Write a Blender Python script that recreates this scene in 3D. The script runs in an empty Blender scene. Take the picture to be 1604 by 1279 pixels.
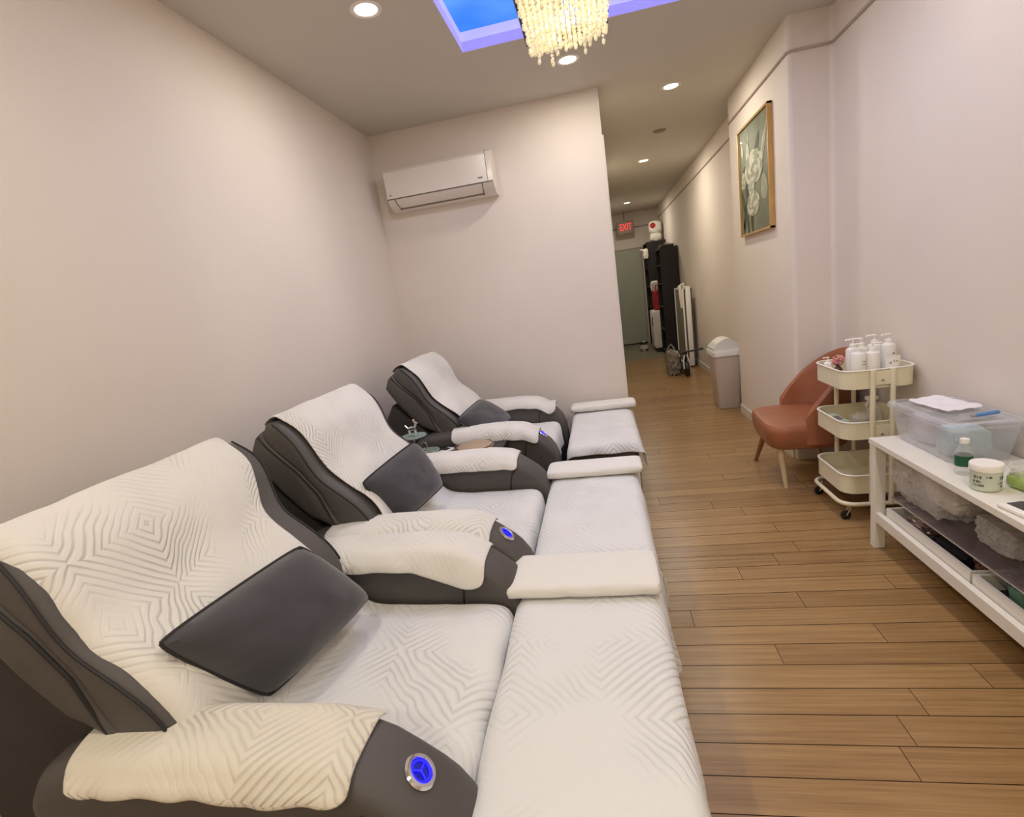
import bpy, bmesh, math, random
from mathutils import Vector, Matrix, noise
random.seed(7)
PI = math.pi
col = bpy.context.scene.collection

# ------------------------------------------------------------------ materials
def srgb(r, g, b):
    f = lambda c: ((c/255)/12.92 if c/255 <= .04045 else ((c/255+.055)/1.055)**2.4)
    return (f(r), f(g), f(b), 1)

def new_mat(name):
    m = bpy.data.materials.new(name); m.use_nodes = True
    nt = m.node_tree; b = nt.nodes['Principled BSDF']
    return m, nt, b

def nd(nt, typ, **kw):
    n = nt.nodes.new(typ)
    for k, v in kw.items(): setattr(n, k, v)
    return n

def mat(name, c, rough=.5, metal=0, var=.06, scale=8, bump=0, bscale=60, coat=0, spec=.5, emis=None, estr=0, alpha=1, trans=0, sheen=0):
    m, nt, b = new_mat(name)
    c = srgb(*c)
    b.inputs['Roughness'].default_value = rough
    b.inputs['Metallic'].default_value = metal
    b.inputs['Specular IOR Level'].default_value = spec
    b.inputs['Coat Weight'].default_value = coat
    b.inputs['Alpha'].default_value = alpha
    b.inputs['Transmission Weight'].default_value = trans
    b.inputs['Sheen Weight'].default_value = sheen
    tc = nd(nt, 'ShaderNodeTexCoord'); no = nd(nt, 'ShaderNodeTexNoise'); no.inputs['Scale'].default_value = scale
    no.inputs['Detail'].default_value = 4
    nt.links.new(tc.outputs['Object'], no.inputs['Vector'])
    r = nd(nt, 'ShaderNodeValToRGB')
    r.color_ramp.elements[0].position = .3; r.color_ramp.elements[1].position = .7
    r.color_ramp.elements[0].color = (c[0]*(1-var), c[1]*(1-var), c[2]*(1-var), 1)
    r.color_ramp.elements[1].color = (min(1, c[0]*(1+var)), min(1, c[1]*(1+var)), min(1, c[2]*(1+var)), 1)
    nt.links.new(no.outputs['Fac'], r.inputs['Fac']); nt.links.new(r.outputs['Color'], b.inputs['Base Color'])
    if bump:
        n2 = nd(nt, 'ShaderNodeTexNoise'); n2.inputs['Scale'].default_value = bscale; n2.inputs['Detail'].default_value = 6
        nt.links.new(tc.outputs['Object'], n2.inputs['Vector'])
        bp = nd(nt, 'ShaderNodeBump'); bp.inputs['Strength'].default_value = bump; bp.inputs['Distance'].default_value = .004
        nt.links.new(n2.outputs['Fac'], bp.inputs['Height']); nt.links.new(bp.outputs['Normal'], b.inputs['Normal'])
    if emis:
        b.inputs['Emission Color'].default_value = srgb(*emis); b.inputs['Emission Strength'].default_value = estr
    return m

def math_n(nt, op, a, b=None):
    n = nd(nt, 'ShaderNodeMath', operation=op)
    for i, v in enumerate((a, b)):
        if v is None: continue
        if isinstance(v, (int, float)): n.inputs[i].default_value = v
        else: nt.links.new(v, n.inputs[i])
    return n.outputs[0]

def towel_mat(name, c, depth=.35, cell=.19, period=.027, tilt=0):
    """Plush towelling with embossed stripes that change direction cell by cell (nested diamonds)."""
    m, nt, b = new_mat(name)
    b.inputs['Roughness'].default_value = .92; b.inputs['Sheen Weight'].default_value = .25
    b.inputs['Specular IOR Level'].default_value = .15
    uv = nd(nt, 'ShaderNodeUVMap'); mp = nd(nt, 'ShaderNodeMapping'); mp.inputs['Rotation'].default_value = (0, 0, math.radians(tilt))
    nt.links.new(uv.outputs[0], mp.inputs['Vector'])
    wn = nd(nt, 'ShaderNodeTexNoise'); wn.inputs['Scale'].default_value = 5
    nt.links.new(uv.outputs[0], wn.inputs['Vector'])
    sx = nd(nt, 'ShaderNodeSeparateXYZ'); nt.links.new(mp.outputs[0], sx.inputs[0])
    wob = math_n(nt, 'MULTIPLY', math_n(nt, 'SUBTRACT', wn.outputs['Fac'], .5), .07)
    u = math_n(nt, 'ADD', sx.outputs[0], wob); v = math_n(nt, 'ADD', sx.outputs[1], wob)
    # concentric lozenges: folded |u|+|v|, neighbouring fields shifted half a step
    pu = math_n(nt, 'PINGPONG', u, cell); pv = math_n(nt, 'PINGPONG', v, cell*1.15)
    dd = math_n(nt, 'ADD', pu, pv)
    big = dd
    g = math_n(nt, 'ABSOLUTE', math_n(nt, 'SINE', math_n(nt, 'MULTIPLY', math_n(nt, 'ADD', big, .004), PI/period)))
    h = math_n(nt, 'MINIMUM', math_n(nt, 'MULTIPLY', g, 1.25), 1)
    patch = nd(nt, 'ShaderNodeTexNoise'); patch.inputs['Scale'].default_value = 3.2
    nt.links.new(uv.outputs[0], patch.inputs['Vector'])
    pr = nd(nt, 'ShaderNodeMapRange'); pr.inputs[1].default_value = .42; pr.inputs[2].default_value = .62; pr.inputs[3].default_value = .12
    nt.links.new(patch.outputs['Fac'], pr.inputs[0])
    h = math_n(nt, 'SUBTRACT', 1, math_n(nt, 'MULTIPLY', math_n(nt, 'SUBTRACT', 1, h), pr.outputs[0]))
    fz = nd(nt, 'ShaderNodeTexNoise'); fz.inputs['Scale'].default_value = 350; fz.inputs['Detail'].default_value = 3
    nt.links.new(uv.outputs[0], fz.inputs['Vector'])
    hh = math_n(nt, 'ADD', math_n(nt, 'MULTIPLY', h, depth*2.4), math_n(nt, 'MULTIPLY', fz.outputs['Fac'], .22))
    bp = nd(nt, 'ShaderNodeBump'); bp.inputs['Strength'].default_value = .62; bp.inputs['Distance'].default_value = .0045
    nt.links.new(hh, bp.inputs['Height']); nt.links.new(bp.outputs['Normal'], b.inputs['Normal'])
    c = srgb(*c)
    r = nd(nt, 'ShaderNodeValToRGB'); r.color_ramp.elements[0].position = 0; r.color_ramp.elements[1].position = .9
    r.color_ramp.elements[0].color = (c[0]*(1-.2*depth), c[1]*(1-.2*depth), c[2]*(1-.18*depth), 1); r.color_ramp.elements[1].color = c  # groove shade of the emboss is put into the colour as well
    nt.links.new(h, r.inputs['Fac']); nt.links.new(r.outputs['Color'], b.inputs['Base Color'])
    return m

def emit_mat(name, c, s):
    m, nt, b = new_mat(name)
    b.inputs['Base Color'].default_value = srgb(*c)
    b.inputs['Emission Color'].default_value = srgb(*c); b.inputs['Emission Strength'].default_value = s
    return m

def clear_mat(name, c, alpha=.25, rough=.08, wrinkle=0):
    m = mat(name, c, rough=rough, var=.05, alpha=alpha, spec=.8)
    nt = m.node_tree; b = nt.nodes['Principled BSDF']
    lw = nd(nt, 'ShaderNodeLayerWeight'); lw.inputs['Blend'].default_value = .35
    mr = nd(nt, 'ShaderNodeMapRange'); mr.inputs[3].default_value = alpha; mr.inputs[4].default_value = min(1, alpha+.45)
    nt.links.new(lw.outputs['Facing'], mr.inputs[0]); nt.links.new(mr.outputs[0], b.inputs['Alpha'])
    if wrinkle:
        tc = nd(nt, 'ShaderNodeTexCoord'); n2 = nd(nt, 'ShaderNodeTexNoise'); n2.inputs['Scale'].default_value = 38; n2.inputs['Detail'].default_value = 5
        n2.inputs['Distortion'].default_value = 1.2
        nt.links.new(tc.outputs['Object'], n2.inputs['Vector'])
        bp = nd(nt, 'ShaderNodeBump'); bp.inputs['Strength'].default_value = wrinkle; bp.inputs['Distance'].default_value = .02
        nt.links.new(n2.outputs['Fac'], bp.inputs['Height']); nt.links.new(bp.outputs['Normal'], b.inputs['Normal'])
    return m

M = {}
M['wall'] = mat('wall_paint', (224, 214, 203), rough=.75, var=.025, scale=1.2, bump=.15, bscale=120)
M['ceil'] = mat('ceiling_paint', (203, 198, 186), rough=.8, var=.02, scale=1)
M['base'] = mat('baseboard_paint', (214, 208, 192), rough=.5)
M['rail'] = mat('rail_paint', (176, 158, 148), rough=.6)
M['leather'] = mat('charcoal_leather', (80, 76, 74), rough=.5, var=.08, scale=5, bump=.25, bscale=220, spec=.4)
M['leather_dark'] = mat('dark_leather', (44, 41, 40), rough=.6, var=.08, bump=.2, bscale=200)
M['piping'] = mat('piping', (30, 28, 29), rough=.6)
M['velvet'] = mat('velvet', (58, 56, 62), rough=.85, var=.12, scale=7, bump=.3, bscale=300, sheen=.35)
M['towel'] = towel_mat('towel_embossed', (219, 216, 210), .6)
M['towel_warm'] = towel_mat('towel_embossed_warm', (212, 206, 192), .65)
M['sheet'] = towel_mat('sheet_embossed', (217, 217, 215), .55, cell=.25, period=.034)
M['fold'] = towel_mat('folded_towel', (222, 219, 212), .02)
M['white'] = mat('white_lacquer', (232, 228, 216), rough=.35, var=.02)
M['plastic_white'] = mat('white_plastic', (238, 235, 228), rough=.35, var=.02)
M['bottle'] = mat('milky_bottle', (236, 234, 228), rough=.3, var=.02)
M['plastic_grey'] = mat('grey_plastic', (196, 184, 174), rough=.45, var=.02)
M['lid_grey'] = mat('lid_plastic', (216, 216, 212), rough=.45, var=.02)
M['cream'] = mat('cream_metal', (226, 218, 188), rough=.4, var=.03)
M['black'] = mat('black_plastic', (22, 21, 21), rough=.45)
M['blackwood'] = mat('black_wood', (24, 20, 18), rough=.6)
M['tan'] = mat('tan_leather', (154, 94, 63), rough=.42, var=.1, scale=6, bump=.25, bscale=180, coat=.1)
M['legwood'] = mat('pale_wood', (208, 184, 146), rough=.5, var=.12, scale=12)
M['legwood2'] = mat('brown_wood', (150, 100, 60), rough=.55, var=.12, scale=12)  # darker brown than the other legs, for one front leg
M['chrome'] = mat('chrome', (215, 215, 218), rough=.15, metal=1, var=.02)
M['steel'] = mat('brushed_steel', (190, 186, 180), rough=.35, metal=1)
M['blue_glow'] = emit_mat('blue_glow', (20, 20, 255), 2.6)
M['blue_dim'] = mat('blue_dark', (12, 10, 110), rough=.3, emis=(10, 10, 200), estr=.25)
M['lamp'] = emit_mat('lamp_disc', (255, 248, 226), 12)
M['ac'] = mat('ac_plastic', (226, 218, 208), rough=.25, var=.01)
M['ac_grey'] = mat('ac_grey', (168, 160, 148), rough=.4, var=.02)
M['seam'] = mat('dark_seam', (92, 82, 74), rough=.6)
M['mark'] = mat('grey_print', (120, 116, 110), rough=.6)
M['red_glow'] = emit_mat('red_glow', (255, 46, 66), 1.15)
M['exit_face'] = mat('exit_face', (158, 140, 124), rough=.5)
M['door'] = mat('door_paint', (170, 172, 156), rough=.55, var=.03)
M['red'] = mat('red_cloth', (170, 32, 34), rough=.6)
M['paper'] = mat('paper_white', (226, 220, 210), rough=.7)
M['gold'] = mat('gold_frame', (190, 150, 88), rough=.35, metal=.35, var=.1)
M['tin'] = mat('tin', (130, 128, 122), rough=.3, metal=.7)
M['clear'] = clear_mat('clear_plastic', (225, 228, 228), .16)
M['tubwall'] = clear_mat('tub_plastic', (214, 216, 218), .17, .15)
M['film'] = clear_mat('plastic_film', (236, 233, 228), .24, .1, wrinkle=1)
M['glass'] = clear_mat('table_glass', (180, 200, 190), .25, .05)
M['smoked'] = clear_mat('smoked_glass', (110, 96, 92), .35, .05)
M['green_label'] = mat('green_label', (24, 88, 56), rough=.5)
M['green_pack'] = mat('green_pack', (168, 190, 110), rough=.4, var=.25, scale=18)
M['pale_green'] = mat('pale_green', (200, 214, 192), rough=.4, var=.08)
M['blue_pen'] = mat('blue_grip', (88, 140, 196), rough=.4)
M['foil'] = mat('foil_packet', (170, 150, 140), rough=.25, metal=.6, var=.3, scale=25)
M['teal'] = mat('teal_plastic', (120, 160, 140), rough=.4)
M['darkcloth'] = mat('dark_cloth', (26, 22, 24), rough=.8)
M['brown'] = mat('amber_brown', (88, 48, 36), rough=.3)
M['pink'] = mat('pink_flower', (206, 140, 138), rough=.7, var=.25, scale=40)
M['beige'] = mat('beige_fabric', (164, 146, 122), rough=.8, var=.08, bump=.2)
M['screen'] = mat('dark_screen', (58, 56, 60), rough=.2)
M['paleblue'] = mat('pale_blue_cloth', (176, 196, 206), rough=.8, var=.1, scale=14, bump=.4, bscale=50)
M['lilac_cloth'] = mat('lilac_cloth', (214, 208, 216), rough=.85, var=.06, scale=12, bump=.4, bscale=40)
M['tile'] = mat('grey_tile', (126, 118, 100), rough=.4, var=.06)
M['gold_in'] = mat('gold_plate', (210, 190, 140), rough=.3, metal=.5, emis=(255, 225, 160), estr=.35)  # faint glow added, standing in for lamp light on the gold
M['crystal'] = mat('crystal', (250, 240, 214), rough=.08, var=.02, spec=1, emis=(255, 244, 208), estr=.25)  # warm emission stands in for lamp light caught in the beads
M['crystal'].node_tree.nodes['Principled BSDF'].inputs['Metallic'].default_value = .55

# ------------------------------------------------------------------ helpers
def link(o, parent=None):
    col.objects.link(o)
    if parent is not None: o.parent = parent
    return o

def mk(name, bm, m, parent=None, smooth=True, loc=None):
    me = bpy.data.meshes.new(name)
    bmesh.ops.recalc_face_normals(bm, faces=bm.faces[:])
    bm.to_mesh(me); bm.free()
    ms = m if isinstance(m, (list, tuple)) else [m]
    for x in ms: me.materials.append(x)
    if smooth:
        for p in me.polygons: p.use_smooth = True
        try: me.set_sharp_from_angle(angle=math.radians(38))
        except Exception: pass
    o = bpy.data.objects.new(name, me)
    if loc is not None: o.location = loc
    return link(o, parent)

def tag(o, label=None, cat=None, group=None, kind=None):
    if label: o['label'] = label
    if cat: o['category'] = cat
    if group: o['group'] = group
    if kind: o['kind'] = kind
    return o

def thing(name, loc, label, cat, group=None, rz=0):
    o = bpy.data.objects.new(name, None); o.location = loc; o.rotation_euler = (0, 0, rz); o.empty_display_size = .05
    link(o); return tag(o, label, cat, group)

def box(bm, x0, x1, y0, y1, z0, z1, bev=0, seg=2, mi=0):
    vs = [bm.verts.new((x, y, z)) for x in (x0, x1) for y in (y0, y1) for z in (z0, z1)]
    f = [(0, 1, 3, 2), (4, 6, 7, 5), (0, 4, 5, 1), (2, 3, 7, 6), (0, 2, 6, 4), (1, 5, 7, 3)]
    fs = [bm.faces.new([vs[i] for i in q]) for q in f]
    for q in fs: q.material_index = mi
    if bev:
        es = list({e for q in fs for e in q.edges})
        r = bmesh.ops.bevel(bm, geom=es, offset=bev, segments=seg, profile=.5, affect='EDGES')
        for q in r['faces']: q.material_index = mi
    return fs

def bxm(*a, **k):
    bm = bmesh.new(); box(bm, *a, **k); return bm

def tube(bm, pts, r, n=8, cap=True, mi=0):
    pts = [Vector(p) for p in pts]; rs = r if isinstance(r, (list, tuple)) else [r]*len(pts)
    rings = []; prev = None
    for i, p in enumerate(pts):
        t = (pts[min(i+1, len(pts)-1)]-pts[max(i-1, 0)]).normalized()
        if prev is None:
            a = Vector((0, 0, 1)) if abs(t.z) < .9 else Vector((1, 0, 0))
            x = t.cross(a).normalized()
        else:
            x = (prev - t*prev.dot(t)).normalized()
        y = t.cross(x); prev = x
        rings.append([bm.verts.new(p + (x*math.cos(2*PI*k/n)+y*math.sin(2*PI*k/n))*rs[i]) for k in range(n)])
    for a, b in zip(rings, rings[1:]):
        for k in range(n):
            f = bm.faces.new((a[k], a[(k+1) % n], b[(k+1) % n], b[k])); f.material_index = mi
    if cap:
        bm.faces.new(rings[0][::-1]).material_index = mi; bm.faces.new(rings[-1]).material_index = mi

def lathe(bm, prof, n=24, c=(0, 0, 0), mi=0, mat4=None, sx=1, sy=1):
    rings = []
    T = mat4 or Matrix.Identity(4)
    for r, z in prof:
        if r < 1e-5: rings.append([bm.verts.new(T @ Vector((c[0], c[1], c[2]+z)))])
        else: rings.append([bm.verts.new(T @ Vector((c[0]+sx*r*math.cos(2*PI*k/n), c[1]+sy*r*math.sin(2*PI*k/n), c[2]+z))) for k in range(n)])
    for a, b in zip(rings, rings[1:]):
        if len(a) == 1 and len(b) == 1: continue
        for k in range(n):
            if len(a) == 1: f = bm.faces.new((a[0], b[k], b[(k+1) % n]))
            elif len(b) == 1: f = bm.faces.new((a[k], a[(k+1) % n], b[0]))
            else: f = bm.faces.new((a[k], a[(k+1) % n], b[(k+1) % n], b[k]))
            f.material_index = mi

def grid(bm, fn, nu, nv, uvs=None, closed_u=False):
    V = [[bm.verts.new(fn(i/nu, j/nv)) for j in range(nv+1)] for i in range(nu + (0 if closed_u else 1))]
    uvl = bm.loops.layers.uv.new('UVMap') if uvs else None
    n = len(V)
    for i in range(nu):
        for j in range(nv):
            i2 = (i+1) % n
            f = bm.faces.new((V[i][j], V[i2][j], V[i2][j+1], V[i][j+1]))
            if uvl:
                for l, (a, b) in zip(f.loops, ((i, j), (i+1, j), (i+1, j+1), (i, j+1))):
                    l[uvl].uv = uvs(a/nu, b/nv)
    return V

def chaikin(p, k=2):
    for _ in range(k):
        q = [p[0]]
        for a, b in zip(p, p[1:]):
            q += [tuple(a[i]*.75+b[i]*.25 for i in range(len(a))), tuple(a[i]*.25+b[i]*.75 for i in range(len(a)))]
        p = q + [p[-1]]
    return p

class Path:
    def __init__(s, pts, k=2):
        s.p = chaikin([tuple(q) for q in pts], k); s.L = [0]
        for a, b in zip(s.p, s.p[1:]): s.L.append(s.L[-1]+math.dist(a, b))
        s.len = s.L[-1]
    def at(s, u):
        d = max(0, min(1, u))*s.len
        for i in range(len(s.L)-1):
            if d <= s.L[i+1] or i == len(s.L)-2:
                t = (d-s.L[i])/max(1e-9, s.L[i+1]-s.L[i])
                return tuple(a+(b-a)*t for a, b in zip(s.p[i], s.p[i+1]))

def nz(x, y, z=0): return noise.noise(Vector((x, y, z)))

def cloth(name, fn, lu, lv, m, seed=0, amp=.004, thick=.01, res=.02, corner=.05, sub=1, up=None):
    """A sheet of cloth of lu x lv metres laid over fn(u,v); rounded corners, soft wrinkles, real thickness."""
    nu, nv = max(4, int(lu/res)), max(4, int(lv/res))
    def P(u, v):
        a, b = 2*u-1, 2*v-1
        u2 = .5+.5*a*(1-corner/lu*1.2*abs(b)**14); v2 = .5+.5*b*(1-corner/lv*1.2*abs(a)**14)
        return Vector(fn(u2, v2))
    def Q(u, v):
        p = P(u, v); e = .01
        du = P(min(1, u+e), v)-P(max(0, u-e), v); dv = P(u, min(1, v+e))-P(u, max(0, v-e))
        n = du.cross(dv)
        if n.length < 1e-9: return p
        n.normalize()
        x, y = u*lu, v*lv
        w = nz(x*5+seed*3.1, y*5, seed)*.6+nz(x*13, y*13+seed, seed+5)*.3+nz(x*30, y*30+seed, seed+9)*.12
        return p+n*(w*amp*2 + amp*.8)
    bm = bmesh.new()
    grid(bm, Q, nu, nv, uvs=lambda a, b: (a*lu+seed*.37, b*lv+seed*.21))
    me = bpy.data.meshes.new(name); bm.normal_update()
    # make the normals look up / outwards
    s = sum((f.normal.z for f in bm.faces))
    if s < 0: bmesh.ops.reverse_faces(bm, faces=bm.faces[:])
    bm.to_mesh(me); bm.free(); me.materials.append(m)
    for p in me.polygons: p.use_smooth = True
    o = bpy.data.objects.new(name, me)
    so = o.modifiers.new('thickness', 'SOLIDIFY'); so.thickness = thick; so.offset = 1
    if sub: ss = o.modifiers.new('smooth', 'SUBSURF'); ss.levels = sub; ss.render_levels = sub
    return link(o)

def copy_tree(o, parent=None):
    c = o.copy(); col.objects.link(c)
    if parent is not None: c.parent = parent
    for ch in [x for x in bpy.data.objects if x.parent == o]: copy_tree(ch, c)
    return c

def text_mesh(txt, size, m, name, parent=None, extrude=.001):
    cu = bpy.data.curves.new(name, 'FONT'); cu.body = txt; cu.size = size; cu.align_x = 'CENTER'; cu.align_y = 'CENTER'; cu.extrude = extrude
    t = bpy.data.objects.new('tmp', cu); col.objects.link(t)
    bpy.context.view_layer.update()
    dg = bpy.context.evaluated_depsgraph_get()
    me = bpy.data.meshes.new_from_object(t.evaluated_get(dg)); bpy.data.objects.remove(t)
    me.materials.clear(); me.materials.append(m); me.name = name
    return link(bpy.data.objects.new(name, me), parent)

def struct(name, bm, m, parent=None, smooth=False):
    o = mk(name, bm, m, parent, smooth)
    if parent is None: o['kind'] = 'structure'
    return o

# ------------------------------------------------------------------ room
CH = 3.12                       # ceiling height
XL, YF, XE = -1.85, 4.70, .172  # left wall, far wall, free end of far wall
XN, YJ, XC, YC, XH, YE = 1.696, 4.15, 1.42, 5.75, 1.575, 13.1
YB = -2.6                       # back of the room
FLOOR_SWITCH = 10.45

def floor_boards():
    bm = bmesh.new(); tone = bm.loops.layers.float_color.new('tone')
    W = .1222; y = 1.389 - W*33; row = -33
    fixed = {1: [-1.0, .287], 0: [.795-1.85, .795], 2: [.951], -1: [.1], 4: [.577], 5: [1.006], 6: [.28], 7: [.789], 8: [1.223], 9: [.582], 10: [.796], 13: [.908], 16: [.621], 3: [1.218]}
    rnd = random.Random(3)
    def quad(x0, x1, y0, y1, z, t, mi):
        vs = [bm.verts.new(p) for p in ((x0, y0, z), (x1, y0, z), (x1, y1, z), (x0, y1, z))]
        f = bm.faces.new(vs); f.material_index = mi
        for l in f.loops: l[tone] = (t, t, t, 1)
    while y < FLOOR_SWITCH:
        x0, x1 = XL, 1.72
        js = fixed.get(row, [rnd.uniform(-1.6, 1.6)])
        j = js[0]
        cuts = sorted({round(c, 3) for c in [j-1.85, j, j+1.85] if x0+.02 < c < x1-.02})
        e = [x0]+cuts+[x1]
        for a, b in zip(e, e[1:]):
            quad(a+.0012, b-.0012, y+.0016, min(y+W, FLOOR_SWITCH)-.0016, 0, rnd.random(), 0)
        y += W; row += 1
    quad(XL-.1, 1.8, YB, FLOOR_SWITCH, -.003, 0, 1)
    m, nt, b = new_mat('bamboo_boards')
    at = nd(nt, 'ShaderNodeAttribute'); at.attribute_name = 'tone'
    tc = nd(nt, 'ShaderNodeTexCoord'); mp = nd(nt, 'ShaderNodeMapping'); mp.inputs['Scale'].default_value = (1.6, 60, 1)
    nt.links.new(tc.outputs['Object'], mp.inputs['Vector'])
    # shift grain per board
    cmb = nd(nt, 'ShaderNodeVectorMath', operation='ADD'); nt.links.new(mp.outputs[0], cmb.inputs[0])
    sc = nd(nt, 'ShaderNodeVectorMath', operation='SCALE'); sc.inputs['Scale'].default_value = 40; nt.links.new(at.outputs['Vector'], sc.inputs[0])
    nt.links.new(sc.outputs[0], cmb.inputs[1])
    n1 = nd(nt, 'ShaderNodeTexNoise'); n1.inputs['Scale'].default_value = 1; n1.inputs['Detail'].default_value = 8; n1.inputs['Roughness'].default_value = .6
    nt.links.new(cmb.outputs[0], n1.inputs['Vector'])
    n2 = nd(nt, 'ShaderNodeTexNoise'); n2.inputs['Scale'].default_value = 3.4; nt.links.new(cmb.outputs[0], n2.inputs['Vector'])
    r = nd(nt, 'ShaderNodeValToRGB'); e = r.color_ramp.elements
    e[0].position = .32; e[0].color = srgb(124, 92, 56); e[1].position = .68; e[1].color = srgb(170, 136, 90)
    ad = math_n(nt, 'ADD', math_n(nt, 'MULTIPLY', n1.outputs['Fac'], .62), math_n(nt, 'ADD', math_n(nt, 'MULTIPLY', n2.outputs['Fac'], .2), math_n(nt, 'ADD', math_n(nt, 'MULTIPLY', at.outputs['Fac'], .12), .05)))
    nt.links.new(ad, r.inputs['Fac']); nt.links.new(r.outputs['Color'], b.inputs['Base Color'])
    b.inputs['Roughness'].default_value = .3; b.inputs['Specular IOR Level'].default_value = .45
    bp = nd(nt, 'ShaderNodeBump'); bp.inputs['Strength'].default_value = .15; bp.inputs['Distance'].default_value = .002
    nt.links.new(n1.outputs['Fac'], bp.inputs['Height']); nt.links.new(bp.outputs['Normal'], b.inputs['Normal'])
    gap = mat('board_gap', (52, 34, 20), rough=.8)
    o = struct('floor', bm, [m, gap])
floor_boards()
struct('floor.001', bxm(0, 1.7, FLOOR_SWITCH, YE+.05, -.03, .001), M['tile'])

def wall(name, x0, x1, y0, y1, z0=0, z1=CH, m='wall'):
    return struct(name, bxm(x0, x1, y0, y1, z0, z1), M[m])
wall('wall_left', XL-.1, XL, YB, YF)
wall('wall_far', XL-.1, XE, YF, YF+.12)
wall('wall_hall_left', XE-.12, XE-.004, YF+.12, YE)
wall('wall_right', XN, 1.85, YB, 4.10)
bm = bmesh.new()
pl = [(XN, 4.10)]+[(XN-.03*(1-math.cos(a)), 4.12+.03*math.sin(a)) for a in [k*PI/12 for k in range(1, 7)]]+[(XC+.03-.03*math.sin(a), 4.18-.03*math.cos(a)) for a in [k*PI/12 for k in range(0, 7)]]+[(XC, YC), (XH, YC), (1.85, YC), (1.85, 4.10)]
lo = [bm.verts.new((x, y, 0)) for x, y in pl]; hi = [bm.verts.new((x, y, CH)) for x, y in pl]
for i in range(len(pl)):
    j = (i+1) % len(pl); bm.faces.new((lo[i], lo[j], hi[j], hi[i]))
bm.faces.new(lo); bm.faces.new(hi[::-1])
struct('wall_column', bm, M['wall'], smooth=True)
wall('wall_hall_right', XH, 1.85, YC, YE)
wall('wall_end', 0, 1.85, YE, YE+.1)
wall('wall_back', XL-.1, 1.85, YB-.1, YB)
# ceiling with a rectangular opening for the light well
SX0, SX1, SY0, SY1, SZ = -.683, .86, 1.75, 3.608, 3.235
bm = bmesh.new()
for a in ((XL-.1, SX0, YB, YF+.1), (SX1, 1.85, YB, YF+.1), (SX0, SX1, YB, SY0), (SX0, SX1, SY1, YF+.1), (XE-.12, 1.85, YF+.1, YE+.1)):
    box(bm, a[0], a[1], a[2], a[3], CH, CH+.06)
struct('ceiling', bm, M['ceil'])
sk = bpy.data.objects.new('window_1', None); sk.location = (0, 2.7, SZ); link(sk); sk['kind'] = 'structure'
bm = bmesh.new()
for a in ((SX0-.03, SX0, SY0-.03, SY1+.03), (SX1, SX1+.03, SY0-.03, SY1+.03), (SX0, SX1, SY0-.03, SY0), (SX0, SX1, SY1, SY1+.03)):
    box(bm, a[0], a[1], a[2]-2.7, a[3]-2.7, CH+.0605-SZ if 0 else CH+.001-SZ, .02)
lil = mat('well_side_glow', (190, 186, 250), rough=.7, emis=(172, 166, 255), estr=.85)  # lilac emission stands in for blue light falling on the recess sides
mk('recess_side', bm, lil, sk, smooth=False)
# sky-print panel : blue with a soft paler band
pm, nt, b = new_mat('sky_panel')
tc = nd(nt, 'ShaderNodeTexCoord'); n1 = nd(nt, 'ShaderNodeTexNoise'); n1.inputs['Scale'].default_value = 1.6; n1.inputs['Detail'].default_value = 2
nt.links.new(tc.outputs['Object'], n1.inputs['Vector'])
r = nd(nt, 'ShaderNodeValToRGB'); r.color_ramp.elements[0].position = .4; r.color_ramp.elements[0].color = srgb(30, 124, 250)
r.color_ramp.elements[1].position = .62; r.color_ramp.elements[1].color = srgb(88, 158, 252)
nt.links.new(n1.outputs['Fac'], r.inputs['Fac']); nt.links.new(r.outputs['Color'], b.inputs['Emission Color'])
b.inputs['Emission Strength'].default_value = 1.0; b.inputs['Base Color'].default_value = (.02, .05, .2, 1)
mk('sky_panel', bxm(SX0, SX1, SY0-2.7, SY1-2.7, 0, .02), pm, sk, smooth=False)

# skirting, picture rails, corner trim
def skirt(name, pts, h=.09, t=.014, m='base'):
    bm = bmesh.new()
    for (a, b_) in zip(pts, pts[1:]):
        a = Vector((*a, 0)); b2 = Vector((*b_, 0)); d = (b2-a).normalized(); n = Vector((-d.y, d.x, 0))*t
        q = [a, b2, b2+n, a+n]
        lo = [bm.verts.new((p.x, p.y, .001)) for p in q]; hi = [bm.verts.new((p.x, p.y, h)) for p in q]
        for i in range(4): j = (i+1) % 4; bm.faces.new((lo[i], lo[j], hi[j], hi[i]))
        bm.faces.new(lo[::-1]); bm.faces.new(hi)
    struct(name, bm, M[m])
skirt('baseboard_right', [(XN, YB), (XN, 4.10)])
skirt('baseboard_column', [(XC, 4.19), (XC, YC), (XH, YC)])
skirt('baseboard_hall', [(XH, YC), (XH, YE)])
skirt('baseboard_left', [(XL, YF), (XL, YB)])
skirt('baseboard_far', [(XE, YF), (XL, YF)])
def rail(name, pts, r=.009):
    bm = bmesh.new(); tube(bm, pts, r, 8); struct(name, bm, M['rail'], smooth=True)
rail('trim_1', [(XN-.008, YB, 2.9), (XN-.008, 4.13, 2.9), (XN-.025, 4.142, 2.9), (XC+.01, 4.142, 2.9), (XC-.008, 4.16, 2.9), (XC-.008, YC, 2.9)])
rail('trim_2', [(XH-.008, YC+.0, 2.9), (XH-.008, YE-.01, 2.9)])
rail('trim_3', [(XH-.01, YE-.01, 2.78), (.2, YE-.01, 2.78)], .014)
struct('trim_4', bxm(XE-.004, XE+.012, YF-.004, YF+.13, 0, 2.76), M['base'])

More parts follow.
